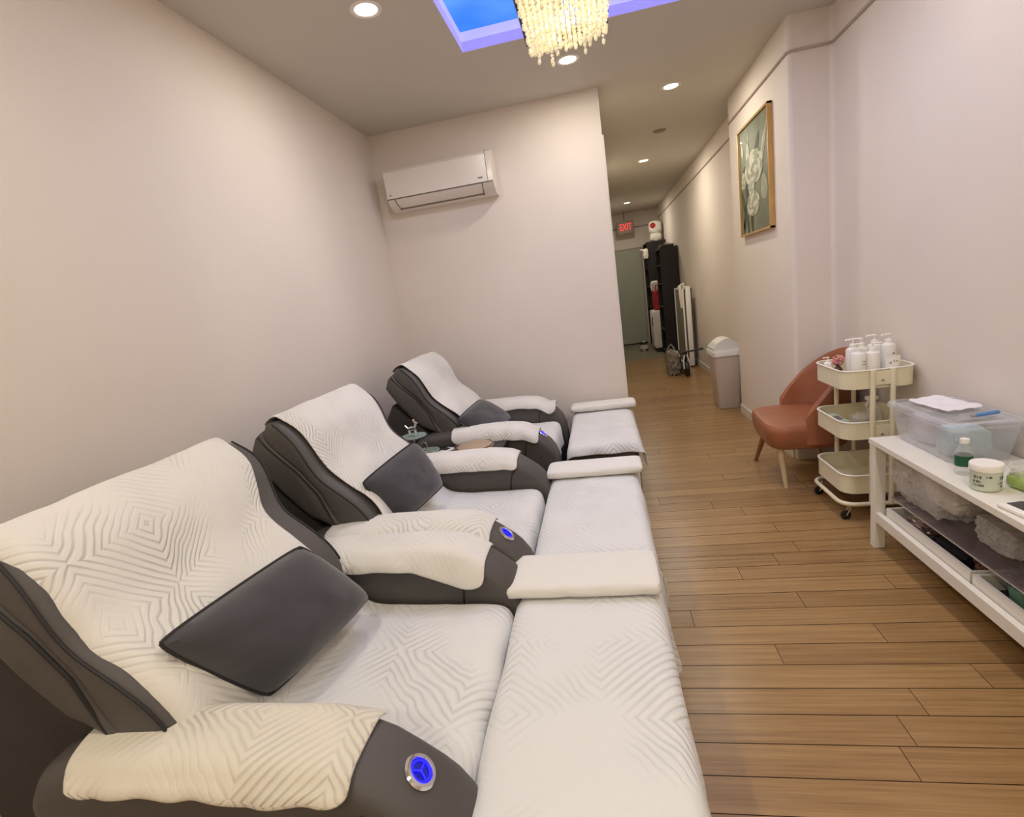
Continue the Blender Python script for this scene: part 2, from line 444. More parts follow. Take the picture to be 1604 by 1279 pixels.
d = bpy.data.objects.new('door_1', None); d.location = (.75, YE, 0); link(d); d['kind'] = 'structure'
mk('door_panel', bxm(-.5, .36, -.03, .02, .02, 2.29, bev=.004), M['door'], d, smooth=False)
bm = bmesh.new(); box(bm, -.53, .4, -.045, -.03, 2.285, 2.305); box(bm, .36, .385, -.045, 0, 0, 2.29)
mk('door_frame', bm, M['rail'], d, smooth=False)
mk('door_sweep', bxm(-.5, .36, -.04, -.031, .003, .03), M['black'], d, smooth=False)

# ------------------------------------------------------------------ recessed downlights, sensor
lab = ['round recessed downlight nearest the left wall, left of the blue light well',
       'round recessed downlight just below the hanging crystals of the chandelier',
       'oval-looking recessed downlight at the mouth of the hallway, nearest the painting',
       'middle recessed downlight of the hallway ceiling, beyond the grey sensor disc',
       'farthest recessed downlight, above the red exit sign']
spots = [(-1.028, 2.91), (-.036, 4.06), (.796, 5.04), (.803, 7.76), (.789, 11.45)]
for i, (x, y) in enumerate(spots):
    t = thing('recessed_downlight', (x, y, CH), lab[i], 'ceiling light', 'recessed ceiling downlights')
    bm = bmesh.new(); lathe(bm, [(.058, -.002), (.066, -.006), (.08, -.005), (.083, 0), (.058, 0)], 32); mk('trim_ring', bm, M['plastic_white'], t)
    bm = bmesh.new(); lathe(bm, [(0, -.003), (.058, -.003), (.058, -.001), (0, -.001)], 32); mk('diffuser', bm, M['lamp'], t)
t = thing('smoke_detector', (.857, 6.39, CH), 'dull grey flat disc on the hallway ceiling between two downlights', 'sensor')
bm = bmesh.new(); lathe(bm, [(0, -.014), (.05, -.014), (.07, -.004), (.074, 0), (0, 0)], 32); mk('cover', bm, mat('sensor_grey', (136, 124, 110), rough=.6), t)
bm = bmesh.new(); lathe(bm, [(0, -.02), (.018, -.019), (.02, -.013)], 20); mk('sensor_cap', bm, M['ac_grey'], t)

def lamp(name, typ, loc, power, color=(1, .9, .78), size=.1, rot=(0, 0, 0), **kw):
    l = bpy.data.lights.new(name, typ); l.energy = power; l.color = color
    if typ == 'AREA': l.shape = 'DISK'; l.size = size
    elif typ != 'SUN': l.shadow_soft_size = size
    for k, v in kw.items(): setattr(l, k, v)
    o = bpy.data.objects.new(name, l); o.location = loc; o.rotation_euler = rot; return link(o)
WARM = (1, .92, .77)
for x, y, p in ((-1.028, 2.91, 10), (-.036, 4.06, 9.5), (.796, 5.04, 12), (.803, 7.76, 19), (.789, 11.45, 13),
                (-1.03, .6, 13.5), (.9, .6, 15), (.95, 2.6, 8), (-1.0, -1.4, 23), (.9, -1.4, 23)):
    lamp('downlight_lamp', 'AREA', (x, y, CH-.012), p, WARM, .14)
# light of the blue well
lamp('well_lamp', 'AREA', (.09, 2.68, SZ-.01), 16, (.5, .5, 1), 1.3)
lamp('chandelier_lamp', 'POINT', (-.017, 2.05, 2.42), 2.2, (1, .86, .62), .12)

# ------------------------------------------------------------------ chandelier
t = thing('crystal_chandelier', (-.017, 2.11, SZ), 'rectangular crystal chandelier with dark frame hanging from the blue light well', 'chandelier')
CX0, CX1, CY0, CY1, CZ = -.172, .172, -.36, .365, 2.6-SZ
bm = bmesh.new()
w = .006
for a in ((CX0, CX1, CY1-w*2, CY1), (CX0, CX1, CY0, CY0+w*2), (CX0, CX0+w*1.6, CY0, CY1), (CX1-w*1.6, CX1, CY0, CY1)):
    box(bm, *a, CZ-.006, CZ+.006)
mk('frame', bm, M['black'], t, smooth=False)
bm = bmesh.new(); box(bm, CX0+.02, CX1-.02, CY0+.02, CY1-.02, CZ+.34, CZ+.355); mk('top_plate', bm, M['gold_in'], t, smooth=False)
bm = bmesh.new(); box(bm, CX0+.004, CX0+.007, CY0+.01, CY1-.01, CZ+.006, CZ+.05); box(bm, CX1-.007, CX1-.004, CY0+.01, CY1-.01, CZ+.006, CZ+.05)
mk('side_band', bm, M['gold_in'], t, smooth=False)
for sx in (CX0+.01, CX1-.01):
    for sy in (CY0+.01, CY1-.01): bm = bmesh.new(); tube(bm, [(sx, sy, CZ), (sx, sy, CZ+.345)], .003, 6); mk('frame_rod', bm, M['black'], t)
for sy in (-.1, .1): bm = bmesh.new(); tube(bm, [(0, sy, CZ+.35), (0, sy, 0)], .006, 8); mk('suspension_rod', bm, M['steel'], t)
bm = bmesh.new(); box(bm, -.08, .08, -.2, .2, -.03, -.001, bev=.006); mk('canopy', bm, M['chrome'], t)
_b = bmesh.new(); bmesh.ops.create_icosphere(_b, subdivisions=1, radius=1)
BV = [v.co.copy() for v in _b.verts]; BF = [tuple(v.index for v in f.verts) for f in _b.faces]; _b.free()
def strand(acc, x, y, z0, L, rnd):
    """a string of faceted crystal beads ending in a drop; acc = (verts, faces)"""
    V, F = acc
    def bead(cx, cy, cz, r, st=1):
        n = len(V); V.extend((cx+q.x*r, cy+q.y*r, cz+q.z*r*st) for q in BV); F.extend(tuple(k+n for k in f) for f in BF)
    z = z0
    while z > z0-L:
        r = rnd.uniform(.0055, .008); bead(x+rnd.uniform(-.001, .001), y, z, r); z -= r*2+.0012
    bead(x, y, z-.006, .0085, 1.6)
def strand_obj(name, acc, parent):
    me = bpy.data.meshes.new(name); me.from_pydata(acc[0], [], acc[1]); me.materials.append(M['crystal'])
    return link(bpy.data.objects.new(name, me), parent)
rnd = random.Random(5)
NX = 16
LONG = [.02, .065, .0, .01, .075, .05, .02, .035, .0, -.01, .03, .065, .045, .0, .005, .03]
for j in range(6):
    for i in range(NX):
        x = CX0+.03+i*(CX1-CX0-.052)/(NX-1)+rnd.uniform(-.004, .004); y = CY1-.018-j*.03
        drop = .345 + rnd.uniform(-.012, .022) + .014*j
        if j == 0: drop += LONG[i]
        elif j == 1: drop += max(0, LONG[i]-.035)
        if i > 12: drop -= .012
        acc = ([], []); strand(acc, x, y, CZ+.34, drop, rnd); strand_obj('crystal_strand', acc, t)
acc = ([], [])
for j in range(5, 18):
    for i in range(0, NX):
        strand(acc, CX0+.03+i*(CX1-CX0-.052)/(NX-1), CY1-.018-(j+1)*.036, CZ+.34, .40+rnd.uniform(0, .06), rnd)
o = strand_obj('crystal_curtain', acc, t); o['kind'] = 'stuff'

# ------------------------------------------------------------------ split air conditioner on the far wall
t = thing('air_conditioner', (-1.22, YF, 2.44), 'white wall-mounted split air conditioner high on the far wall', 'air conditioner')
prof = [(0, .33), (-.17, .335), (-.205, .32), (-.215, .27), (-.218, .085), (-.195, .055), (-.12, .005), (-.04, 0), (0, .0)]
def extr(prof, x0, x1, name, m, parent, sm=True):
    bm = bmesh.new()
    A = [bm.verts.new((x0, y, z)) for y, z in prof]; B = [bm.verts.new((x1, y, z)) for y, z in prof]
    for i in range(len(prof)): j = (i+1) % len(prof); bm.faces.new((A[i], A[j], B[j], B[i]))
    bm.faces.new(A[::-1]); bm.faces.new(B)
    return mk(name, bm, m, parent, sm)
extr(prof, -.47, .47, 'body', M['ac'], t)
extr([(-.219, .088), (-.2215, .09), (-.2215, .3), (-.2, .326), (-.196, .322), (-.2165, .298)], -.47, .425, 'front_panel', M['ac'], t, False)
bm = bmesh.new(); vs = [bm.verts.new(p) for p in ((-.40, -.216, .082), (.37, -.216, .082), (.37, -.125, .006), (-.40, -.125, .006))]
bm.faces.new(vs); bmesh.ops.solidify(bm, geom=bm.faces[:], thickness=.006)
mk('louver', bm, M['ac_grey'], t, smooth=False)
bm = bmesh.new(); box(bm, -.47, .47, -.2225, -.219, .082, .088); tube(bm, [(-.405, -.22, .084), (-.40, -.19, .045), (-.385, -.13, .002)], .003, 6); tube(bm, [(.375, -.22, .084), (.37, -.19, .045), (.36, -.13, .002)], .003, 6)
tube(bm, [(.427, -.222, .09), (.427, -.222, .33)], .0015, 4)
mk('seam', bm, M['seam'], t)
bm = bmesh.new(); box(bm, -.45, -.425, -.2235, -.2215, .112, .118); box(bm, .345, .385, -.2235, -.2215, .12, .13)
mk('printed_mark', bm, M['mark'], t, smooth=False)

# socket low on the far wall
t = thing('wall_outlet', (-.14, YF, .44), 'small pale socket plate low on the far wall near its free end', 'outlet')
mk('plate', bxm(-.06, .06, -.008, 0, -.035, .035, bev=.004), M['base'], t)
mk('socket', bxm(-.03, .03, -.011, -.0075, -.018, .018, bev=.003), M['rail'], t)

# ------------------------------------------------------------------ painting on the column
t = thing('framed_painting', (XC, 4.92, 2.265), 'framed painting of pale white roses on grey-green ground, on the right wall', 'painting')
y0, y1, z0, z1 = -.43, .42, -.46, .45
bm = bmesh.new()
for a in ((y0, y0+.018, z0, z1), (y1-.018, y1, z0, z1), (y0, y1, z0, z0+.018), (y0, y1, z1-.018, z1)):
    box(bm, -.038, -.001, a[0], a[1], a[2], a[3], bev=.002)
mk('frame', bm, M['gold'], t, smooth=False)
cm = mat('canvas_ground', (110, 116, 92), rough=.45, var=.4, scale=2.6, coat=.12)
mk('canvas', bxm(-.026, -.004, y0+.018, y1-.018, z0+.018, z1-.018), cm, t, smooth=False)
rose = mat('rose_paint', (196, 196, 178), rough=.5, var=.22, scale=16, bump=.3)
rose2 = mat('rose_shade', (150, 154, 130), rough=.5, var=.2, scale=16)
leafm = mat('leaf_paint', (52, 60, 34), rough=.5, var=.3, scale=10)
def petal_flower(bm, cy, cz, R, rnd, x=-.0275, wy=1.45):
    k = 0
    for ring in range(4):
        r = R*(1-ring*.24); n = 9-ring*2
        for i in range(n):
            a = 2*PI*i/n+ring*.6+rnd.uniform(-.15, .15); rr = r*.55
            py, pz = cy+math.cos(a)*rr*wy, cz+math.sin(a)*rr
            q = []
            for s in range(12):
                b_ = 2*PI*s/12
                q.append(bm.verts.new((x-.0002*k-.0004, py+r*.42*wy*math.cos(b_), pz+r*.5*math.sin(b_))))
            f = bm.faces.new(q); f.material_index = (i+ring) % 2; k += 1
def leaf(bm, cy, cz, L, W, a, x=-.0272, mi=0):
    q = []
    for s in range(12):
        b_ = 2*PI*s/12; u = L*math.cos(b_); v = W*math.sin(b_)*(1-.3*math.cos(b_))
        q.append(bm.verts.new((x, cy+u*math.cos(a)-v*math.sin(a), cz+u*math.sin(a)+v*math.cos(a))))
    bm.faces.new(q).material_index = mi
rnd = random.Random(11)
bm = bmesh.new()
for cy, cz, L, a in ((.2, -.1, .12, 1.2), (.3, .05, .1, 2.2), (.28, -.28, .13, 1.9), (.08, -.33, .12, 1.5), (.15, .25, .1, 1.8), (-.1, .2, .14, 2.2), (.33, -.15, .1, 1.2), (.2, -.36, .1, 1.4), (0, -.2, .12, .3), (.33, -.38, .08, 1.5)):
    leaf(bm, cy, cz, L, L*.33, a)
mk('painted_leaves', bm, leafm, t, smooth=False)
bm = bmesh.new()
petal_flower(bm, -.01, .07, .135, rnd, wy=2.0); petal_flower(bm, .03, -.21, .10, rnd, wy=1.9)
petal_flower(bm, .06, -.07, .07, rnd); petal_flower(bm, .29, .01, .075, rnd, wy=1.0)
leaf(bm, .15, .22, .08, .05, 1.5, -.0278); leaf(bm, -.3, .2, .16, .03, 2.1, -.0278, 1); leaf(bm, -.25, .16, .14, .025, 2.05, -.0276, 0)
leaf(bm, .12, .33, .05, .022, 1.5, -.0278, 1); leaf(bm, -.27, -.12, .1, .08, 1.4, -.0271, 1)
for q in ((.31, .27, .0),):
    leaf(bm, q[0], q[1], .06, .03, 1.3, -.0278)
mk('painted_roses', bm, [rose, rose2], t, smooth=False)

# ------------------------------------------------------------------ recliners
W = 1.08; AW = .20
HP = [(-1.42, .60), (-1.36, .66), (-1.28, .69), (-1.1, .70), (-.9, .702), (-.7, .70), (-.60, .69), (-.55, .668), (-.50, .632), (-.45, .592), (-.42, .562), (-.39, .515), (-.372, .45), (-.365, .36), (-.362, .12)]
def armh(x):
    if x <= HP[0][0]: return HP[0][1]
    for (a, ha), (b_, hb) in zip(HP, HP[1:]):
        if x <= b_: return ha+(hb-ha)*(x-a)/(b_-a)
    return HP[-1][1]
def arm_bm(yc):
    bm = bmesh.new(); rings = []
    for x, h in HP:
        hw = AW/2 - .003 - (.02 if x < -1.38 else 0); r = min(.055, (h-.1)*.45); q = []
        b0 = .10
        q.append((-hw+.01, b0)); 
        q.append((-hw, b0+(h-b0)*.35)); q.append((-hw, b0+(h-b0)*.6)); q.append((-hw-.0, h-r*1.3))
        for k in range(1, 7):
            a = PI - k*PI/2/6; q.append((-hw+r+r*math.cos(a), h-r+r*math.sin(a)))
        q.append((0, h+.003))
        for k in range(0, 6):
            a = PI/2 - k*PI/2/6; q.append((hw-r+r*math.cos(a), h-r+r*math.sin(a)))
        q.append((hw, h-r*1.3)); q.append((hw, b0+(h-b0)*.6)); q.append((hw, b0+(h-b0)*.35)); q.append((hw-.01, b0))
        rings.append([bm.verts.new((x+ (0), yc+yy, zz)) for yy, zz in q])
    for a, b_ in zip(rings, rings[1:]):
        n = len(a)
        for k in range(n): bm.faces.new((a[k], a[(k+1) % n], b_[(k+1) % n], b_[k]))
    bm.faces.new(rings[0][::-1]); bm.faces.new(rings[-1])
    return bm
# back geometry : front face line in (x,z)
BT = Vector((-1.45, 0, 1.20)); BD = Vector((.629, 0, -.777)); BN = Vector((.777, 0, .629)); BL = .86
def bulge(t):   # outward swell of the front face along its length
    s = t/BL
    return .028*math.exp(-((s-.16)/.14)**2)+.02*math.exp(-((s-.72)/.2)**2)-.012*math.exp(-((s-.4)/.1)**2)
def back_profile(s):  # front offset, rear offset at length s
    th = [(.0, .10), (.08, .10), (.25, .075), (.38, .085), (.5, .13), (.65, .17), (.8, .15), (.93, .12)]
    for (a, x), (b_, y) in zip(th, th[1:]):
        if s <= b_: return x+(y-x)*(s-a)/(b_-a)
    return th[-1][1]
BK = .60; BD2 = Vector((.24, 0, -.9708)); BN2 = Vector((.9708, 0, .24))
def back_pt(s, n, y):
    if s <= BK-.08: p = BT+BD*s; nn = BN
    else:
        k = min(1, (s-BK+.08)/.16); e = k*k*(3-2*k)
        nn = BN.lerp(BN2, e).normalized()
        p = BT+BD*(BK-.08); d = s-(BK-.08); m_ = min(d, .16)
        p = p+BD*(m_-.5*m_*m_/.16)+BD2*(.5*m_*m_/.16)
        if d > .16: p = p+BD2*(d-.16)
    p = p+nn*n
    return Vector((p.x, y, p.z))
def tp(s):   # the back narrows towards the seat on its far side
    k = max(0, min(1, (s-.1)/.3)); return .085*k*k*(3-2*k)
def back_bm(y0, y1):
    bm = bmesh.new(); rings = []
    N = 26
    for i in range(N+1):
        s = BL*i/N; e = 1
        fr = bulge(s); re = -back_profile(s)
        # round the top
        k = min(1, s/.06); sq = math.sqrt(max(0, 1-(1-k)**2))
        mid = (fr+re)/2; hf = (fr-re)/2*(.25+.75*sq); ins = (1-sq)*.035
        sh = .035*max(0, 1-s/.3)**2   # rounded shoulders
        a, b_ = y0+ins+sh, y1-ins-sh-tp(s)
        r = min(.035, hf*.9); q = []
        for cy, cn, st in ((a+r, mid-hf+r, PI), (b_-r, mid-hf+r, 1.5*PI), (b_-r, mid+hf-r, 0), (a+r, mid+hf-r, PI/2)):
            for m_ in range(5):
                an = st+m_*PI/2/4; q.append((cy+r*math.cos(an), cn+r*math.sin(an)))
        rings.append([bm.verts.new(back_pt(s-.0, n, y)) for y, n in q])
    for a, b_ in zip(rings, rings[1:]):
        n = len(a)
        for k in range(n): bm.faces.new((a[k], a[(k+1) % n], b_[(k+1) % n], b_[k]))
    bm.faces.new(rings[0][::-1]); bm.faces.new(rings[-1])
    return bm
def shell_bm(y0, y1):
    """rear headrest shell behind the cushion, tapering away towards its lower end"""
    bm = bmesh.new(); rings = []; N = 16; S1 = .56
    for i in range(N+1):
        s = .01+S1*i/N; q = []
        fr = -back_profile(s)*.75; re = -.19 - .02*math.sin(PI*i/N)
        if i/N > .75: re = re+(i/N-.75)/.25*.06
        if i == 0: re = fr-(fr-re)*.6
        mid = (fr+re)/2; hf = (fr-re)/2; a, b_ = y0-.004, y1+.004-tp(s)
        sh = .03*max(0, 1-s/.3)**2; a += sh; b_ -= sh
        if i == 0: a += .02; b_ -= .02
        r = min(.04, hf*.9)
        for cy, cn, st in ((a+r, mid-hf+r, PI), (b_-r, mid-hf+r, 1.5*PI), (b_-r, mid+hf-r, 0), (a+r, mid+hf-r, PI/2)):
            for m_ in range(5):
                an = st+m_*PI/2/4; q.append((cy+r*math.cos(an), cn+r*math.sin(an)))
        rings.append([bm.verts.new(back_pt(s, n, y)) for y, n in q])
    for a, b_ in zip(rings, rings[1:]):
        n = len(a)
        for k in range(n): bm.faces.new((a[k], a[(k+1) % n], b_[(k+1) % n], b_[k]))
    bm.faces.new(rings[0][::-1]); bm.faces.new(rings[-1])
    return bm
def make_recliner():
    t = bpy.data.objects.new('massage_recliner', None); link(t); t.empty_display_size = .05
    mk('base', bxm(-1.38, -.44, .05, W-.05, .02, .30, bev=.02), M['leather_dark'], t)
    bm = bxm(-1.10, -.432, AW+.006, W-AW-.006, .28, .485, bev=.045, seg=4); mk('seat', bm, M['leather'], t)
    mk('backrest', back_bm(.09, W-.10), M['leather'], t)
    mk('headrest_shell', shell_bm(.09, W-.10), M['leather'], t)
    for y, sg in ((.088, -1), (W-.098, 1)):
        pts = []
        for i in range(30):
            s = .02+(BL-.05)*i/29; sh = .035*max(0, 1-s/.3)**2
            pts.append(back_pt(s, -back_profile(s)+.004, y-sg*(sh+.001)-(tp(s) if sg > 0 else 0)))
        bm = bmesh.new(); tube(bm, pts, .005, 6); mk('piping', bm, M['piping'], t)
        pts = []
        for i in range(30):
            s = .03+(BL-.06)*i/29; sh = .035*max(0, 1-s/.3)**2
            pts.append(back_pt(s, bulge(s)-.012, y-sg*(sh+.004)-(tp(s) if sg > 0 else 0)))
        bm = bmesh.new(); tube(bm, pts, .004, 6); mk('piping', bm, M['piping'], t)
    # rear support panel between floor and the reclined back
    bm = bmesh.new(); pr_ = [(-1.54, .93), (-1.28, .67), (-1.20, .54), (-1.20, .02), (-1.74, .02), (-1.72, .62)]
    A_ = [bm.verts.new((x, .115, z)) for x, z in pr_]; B_ = [bm.verts.new((x, W-.125, z)) for x, z in pr_]
    for q in range(6): bm.faces.new((A_[q], A_[(q+1) % 6], B_[(q+1) % 6], B_[q]))
    bm.faces.new(A_[::-1]); bm.faces.new(B_)
    bmesh.ops.bevel(bm, geom=bm.edges[:], offset=.018, segments=2, profile=.5, affect='EDGES')
    mk('rear_frame', bm, M['leather_dark'], t)
    for ya in (.16, W-.22): mk('side_bracket', bxm(-1.34, -1.0, ya, ya+.06, .3, .5, bev=.02), M['leather_dark'], t)
    for k, yc in ((0, AW/2), (1, W-AW/2)):
        a = mk('armrest', arm_bm(yc), M['leather'], t)
        for sg in (-1, 1):
            bm = bmesh.new(); y = yc+sg*(AW/2-.002)
            tube(bm, chaikin([(-.60, y, .12), (-.60, y, .45), (-.585, y, .58), (-.555, y, armh(-.555)-.06)], 2), .004, 6)
            mk('seam', bm, M['piping'], a)
        if k == 0:
            x = -.47; h = armh(x)
            n = Vector((.67, 0, .74)).normalized()
            T = Matrix.Translation((x, yc, h+.006)) @ n.to_track_quat('Z', 'Y').to_matrix().to_4x4()
            bm = bmesh.new(); lathe(bm, [(.0, -.006), (.037, -.006), (.038, .002), (.034, .007), (.027, .008), (.0245, .004), (.0245, -.002), (0, -.002)], 32, mat4=T)
            b_ = mk('control_button', bm, M['chrome'], a); b_['label'] = 'chrome-ringed round button'
            bm = bmesh.new(); lathe(bm, [(0, .001), (.0243, .001)], 28, mat4=T); mk('button_face', bm, M['blue_dim'], a)
            bm = bmesh.new(); lathe(bm, [(.0195, .002), (.0198, .004), (.0235, .004), (.024, .002)], 28, mat4=T)
            for q in range(3):
                an = PI/2+q*2*PI/3+.5
                tube(bm, [T @ Vector((0, 0, .003)), T @ Vector((.02*math.cos(an), .02*math.sin(an), .003))], [.0026, .0016], 6)
            g = mk('button_light', bm, M['blue_glow'], a); g['label'] = 'glowing blue three-spoked emblem'
    for sx in (-1.3, -.55):
        for sy in (.1, W-.1):
            bm = bmesh.new(); lathe(bm, [(0, 0), (.022, 0), (.026, .021), (0, .021)], 12, c=(sx, sy, 0)); mk('foot', bm, M['black'], t)
    return t
Y0 = [.73, 1.812, 3.31]
who = ['nearest', 'middle', 'farthest']
RL = ['dark grey leather massage recliner nearest the camera, under the biggest cushion',
      'dark grey leather massage recliner in the middle of the row of three',
      'dark grey leather massage recliner at the far end, by the far wall']
rec = make_recliner()
for i in range(3):
    r_ = rec if i == 0 else copy_tree(rec)
    r_.location = (0, Y0[i], 0)
    tag(r_, RL[i], 'recliner', 'massage recliners along the left wall')

# ------------------------------------------------------------------ towels and sheets on the recliners
def arm_towel(y0, xb, xf, inner, outer, m, seed, label, dip=0, dipb=0, flare=.012, skew=0):
    """y0: near edge of the arm; inner/outer: how far it hangs on the far (+y) and near (-y) side"""
    hw = AW/2
    p = Path([(-hw-.012-flare*.3, -outer), (-hw-.010, -outer*.5), (-hw-.006, -.035), (-hw+.02, -.002), (-hw+.06, .004), (hw-.06, .004), (hw-.02, -.002), (hw+.006, -.035), (hw+.01, -inner*.5), (hw+.012, -inner)], 2)
    L = xf-xb
    def fn(u, v):
        y, z = p.at(u); x = xb+L*v
        near = max(0, 1-u*3.2); far = max(0, u*3.2-2.2)
        x += skew*(u-.5)*(1-v)
        zz = z
        if z < -.03:
            zz = z - near*dip*math.exp(-((v-.88)/.16)**2) - near*dipb*math.exp(-((v-.1)/.2)**2) + near*.008*nz(v*5, seed, 2)
        fl = near*(.008*math.sin(v*17+seed)+.006*nz(v*9, seed)) * (1 if z < -.03 else 0)
        return (x, y0+hw+y-abs(fl), armh(min(x, -.5))+zz+.006)
    o = cloth('arm_towel', fn, p.len, L, m, seed, amp=.0038, thick=.008, corner=.03, res=.018)
    return tag(o, label, 'towel', 'towels on the recliner arms')
TA = M['towel']; TW = M['towel_warm']
arm_towel(Y0[0], -1.285, -.575, .05, .055, TW, 1, 'cream embossed towel over the near arm of the nearest recliner', skew=-.08)
arm_towel(Y0[0]+W-AW, -1.24, -.50, .05, .065, TA, 2, 'embossed towel over the far arm of the nearest recliner, hem dipping at its front', dip=.06)
arm_towel(Y0[1], -1.24, -.52, .05, .05, TA, 3, 'embossed towel on the near arm of the middle recliner, running up to its blue button')
arm_towel(Y0[1]+W-AW, -1.20, -.54, .05, .075, TA, 4, 'white towel on the far arm of the middle recliner, beside the low dark table')
arm_towel(Y0[2], -1.10, -.49, .05, .085, TA, 5, 'towel hanging deep over the near arm of the farthest recliner', dipb=.01)
arm_towel(Y0[2]+W-AW, -1.10, -.44, .05, .075, TA, 6, 'white towel on the arm beside the far wall, farthest of the arm towels')

def back_towel(i, ya, yb, s1a, s1b, m, label, over=.13, nar=1.0):
    """over the top of the back and down its front; ya..yb world y; s1 = lower end at near and far edge"""
    p0 = Y0[i]
    def fn(u, v):
        s_ = max(0, u*(over+s1a)-over); yb_ = yb-tp(s_)*nar; y = ya+(yb_-ya)*v
        s1 = s1a+(s1b-s1a)*v + .02*math.sin(PI*v)
        tot = over+s1; d = u*tot
        if d < over:      # behind and over the top edge
            k = 1-d/over
            ang = min(1, k*1.6)*PI/2
            n = bulge(.03)+.004-.07*(1-math.cos(ang))-max(0, k-.62)*over*1.0
            s = .02-.028*math.sin(ang)
        else:
            s = .02+(d-over)*(s1-.02)/s1; n = bulge(s)+.006
        # soft hollow folds of a loosely laid towel
        yy = y
        w = (y-(p0+.09))/(W-.19-tp(s_))
        edge = 0
        if w < .06: edge = (.06-w)*W*.85
        if w > .94: edge = (w-.94)*W*.85
        yy = y+ (edge*.35 if w < .06 else -edge*.35 if w > .94 else 0)
        n -= edge
        f = .012*math.exp(-(((s-.55)+(w-.15)*.5)/.08)**2)*(1-w) + .008*nz(s*4, w*4, i*7)
        n += abs(f)
        return back_pt(s, n, yy)
    o = cloth('back_towel', fn, over+max(s1a, s1b), yb-ya, m, 10+i, amp=.005, thick=.008, corner=.05, res=.022)
    return tag(o, label, 'towel', 'towels over the recliner backs')
back_towel(0, .84, 1.62, .84, .80, TA, 'large embossed towel draped over the back of the nearest recliner', nar=1.35)
back_towel(1, 1.965, 2.72, .82, .78, TA, 'embossed towel draped over the back of the middle recliner')
back_towel(2, 3.465, 4.22, .80, .76, TA, 'embossed towel draped over the back of the farthest recliner', nar=.8)

def seat_sheet(i, m, label, hang=.16, inset=.01):
    p = Path([(-1.035, .62), (-.985, .53), (-.9, .496), (-.50, .492), (-.44, .485), (-.418, .455), (-.41, .492-hang)], 2)
    ya, yb = Y0[i]+AW+inset, Y0[i]+W-AW-inset
    def fn(u, v):
        x, z = p.at(u); y = ya+(yb-ya)*v
        if u > .75: x += .008*math.sin(v*16+i)*(u-.75)*4; y += (v-.5)*.02*(u-.75)*4
        z += .01*math.sin(PI*v)*(1-max(0, u-.6)/.4)
        return (x, y, z)
    o = cloth('seat_sheet', fn, p.len, yb-ya, m, 20+i, amp=.004, thick=.007, corner=.03, res=.022)
    return tag(o, label, 'seat cover', 'embossed sheets on the recliner seats')
seat_sheet(0, M['sheet'], 'white embossed sheet on the seat of the nearest recliner')
seat_sheet(1, M['sheet'], 'white embossed sheet on the seat of the middle recliner')
seat_sheet(2, M['sheet'], 'white embossed sheet on the seat of the farthest recliner')

# ------------------------------------------------------------------ footrests (ottomans) with sheets and folded towels
OT = [(-.395, .105, .42, 1.86), (-.375, .115, 1.93, 3.07), (-.31, .185, 3.42, 4.60)]
OL = ['nearest', 'middle', 'farthest']
for i, (xa, xb, ya, yb) in enumerate(OT):
    t = thing('footrest', ((xa+xb)/2, (ya+yb)/2, 0), ['dark leather footrest box under a white sheet, nearest the camera', 'dark leather footrest box under the middle white sheet', 'dark leather footrest box, its black front showing below the farthest sheet'][i], 'footrest', 'footrests in front of the recliners')
    hx, hy = (xb-xa)/2-.012, (yb-ya)/2-.01
    mk('body', bxm(-hx, hx, -hy, hy, .05, .36, bev=.02), M['leather_dark'], t)
    mk('cushion', bxm(-hx, hx, -hy, hy, .355, .478, bev=.035, seg=4), M['leather'], t)
    for sx in (-1, 1):
        for sy in (-1, 1):
            bm = bmesh.new(); lathe(bm, [(0, 0), (.018, 0), (.024, .051), (0, .051)], 12, c=(sx*(hx-.05), sy*(hy-.05), 0)); mk('foot', bm, M['black'], t)
    zt = .488
    near_h = [.22, .12, .065][i]; right_h = [.30, .22, .16][i]; far_h = .08
    px = Path([(xa-.008, zt-.12), (xa-.004, zt-.05), (xa+.008, zt-.006), (xa+.05, zt), (xb-.05, zt), (xb-.008, zt-.006), (xb+.008, zt-.05), (xb+.014, zt-right_h*.6), (xb+.022, zt-right_h)], 2)
    py = Path([(ya-.012, -near_h), (ya-.006, -.04), (ya+.012, -.004), (ya+.05, 0), (yb-.05, 0), (yb-.01, -.004), (yb+.006, -.04), (yb+.01, -far_h)], 2)
    sd = i
    def fn(u, v, px=px, py=py, xa=xa, xb=xb, ya=ya, yb=yb, sd=sd, zt=zt):
        x, z = px.at(u); y, dz = py.at(v)
        hx_ = max(0, (zt-.03-z))          # hanging on a long side
        z2 = z+dz if hx_ <= 0 else min(z, z+dz*.6)
        z2 = max(z2, .04)
        if x > xb and hx_ > 0: x += hx_*.035*math.sin(y*24+sd*2+2*nz(y*3, sd))+hx_*.13*nz(y*7, sd, 1)
        if dz < -.03: y += dz*.12*math.sin(x*30+sd)
        if x > xb and dz < -.03: x += .04*min(1, -dz*8); 
        return (x, y, z2+.006*nz(x*6, y*6, sd))
    o = cloth('footrest_sheet', fn, px.len, py.len, M['sheet'], 30+i, amp=.0035, thick=.007, corner=.02, res=.024)
    tag(o, ['white embossed sheet spread over the nearest footrest, largest in the picture', 'white embossed sheet spread over the middle footrest', 'white embossed sheet over the farthest footrest, its corner flaring over the black box'][i], 'sheet', 'sheets over the footrests')
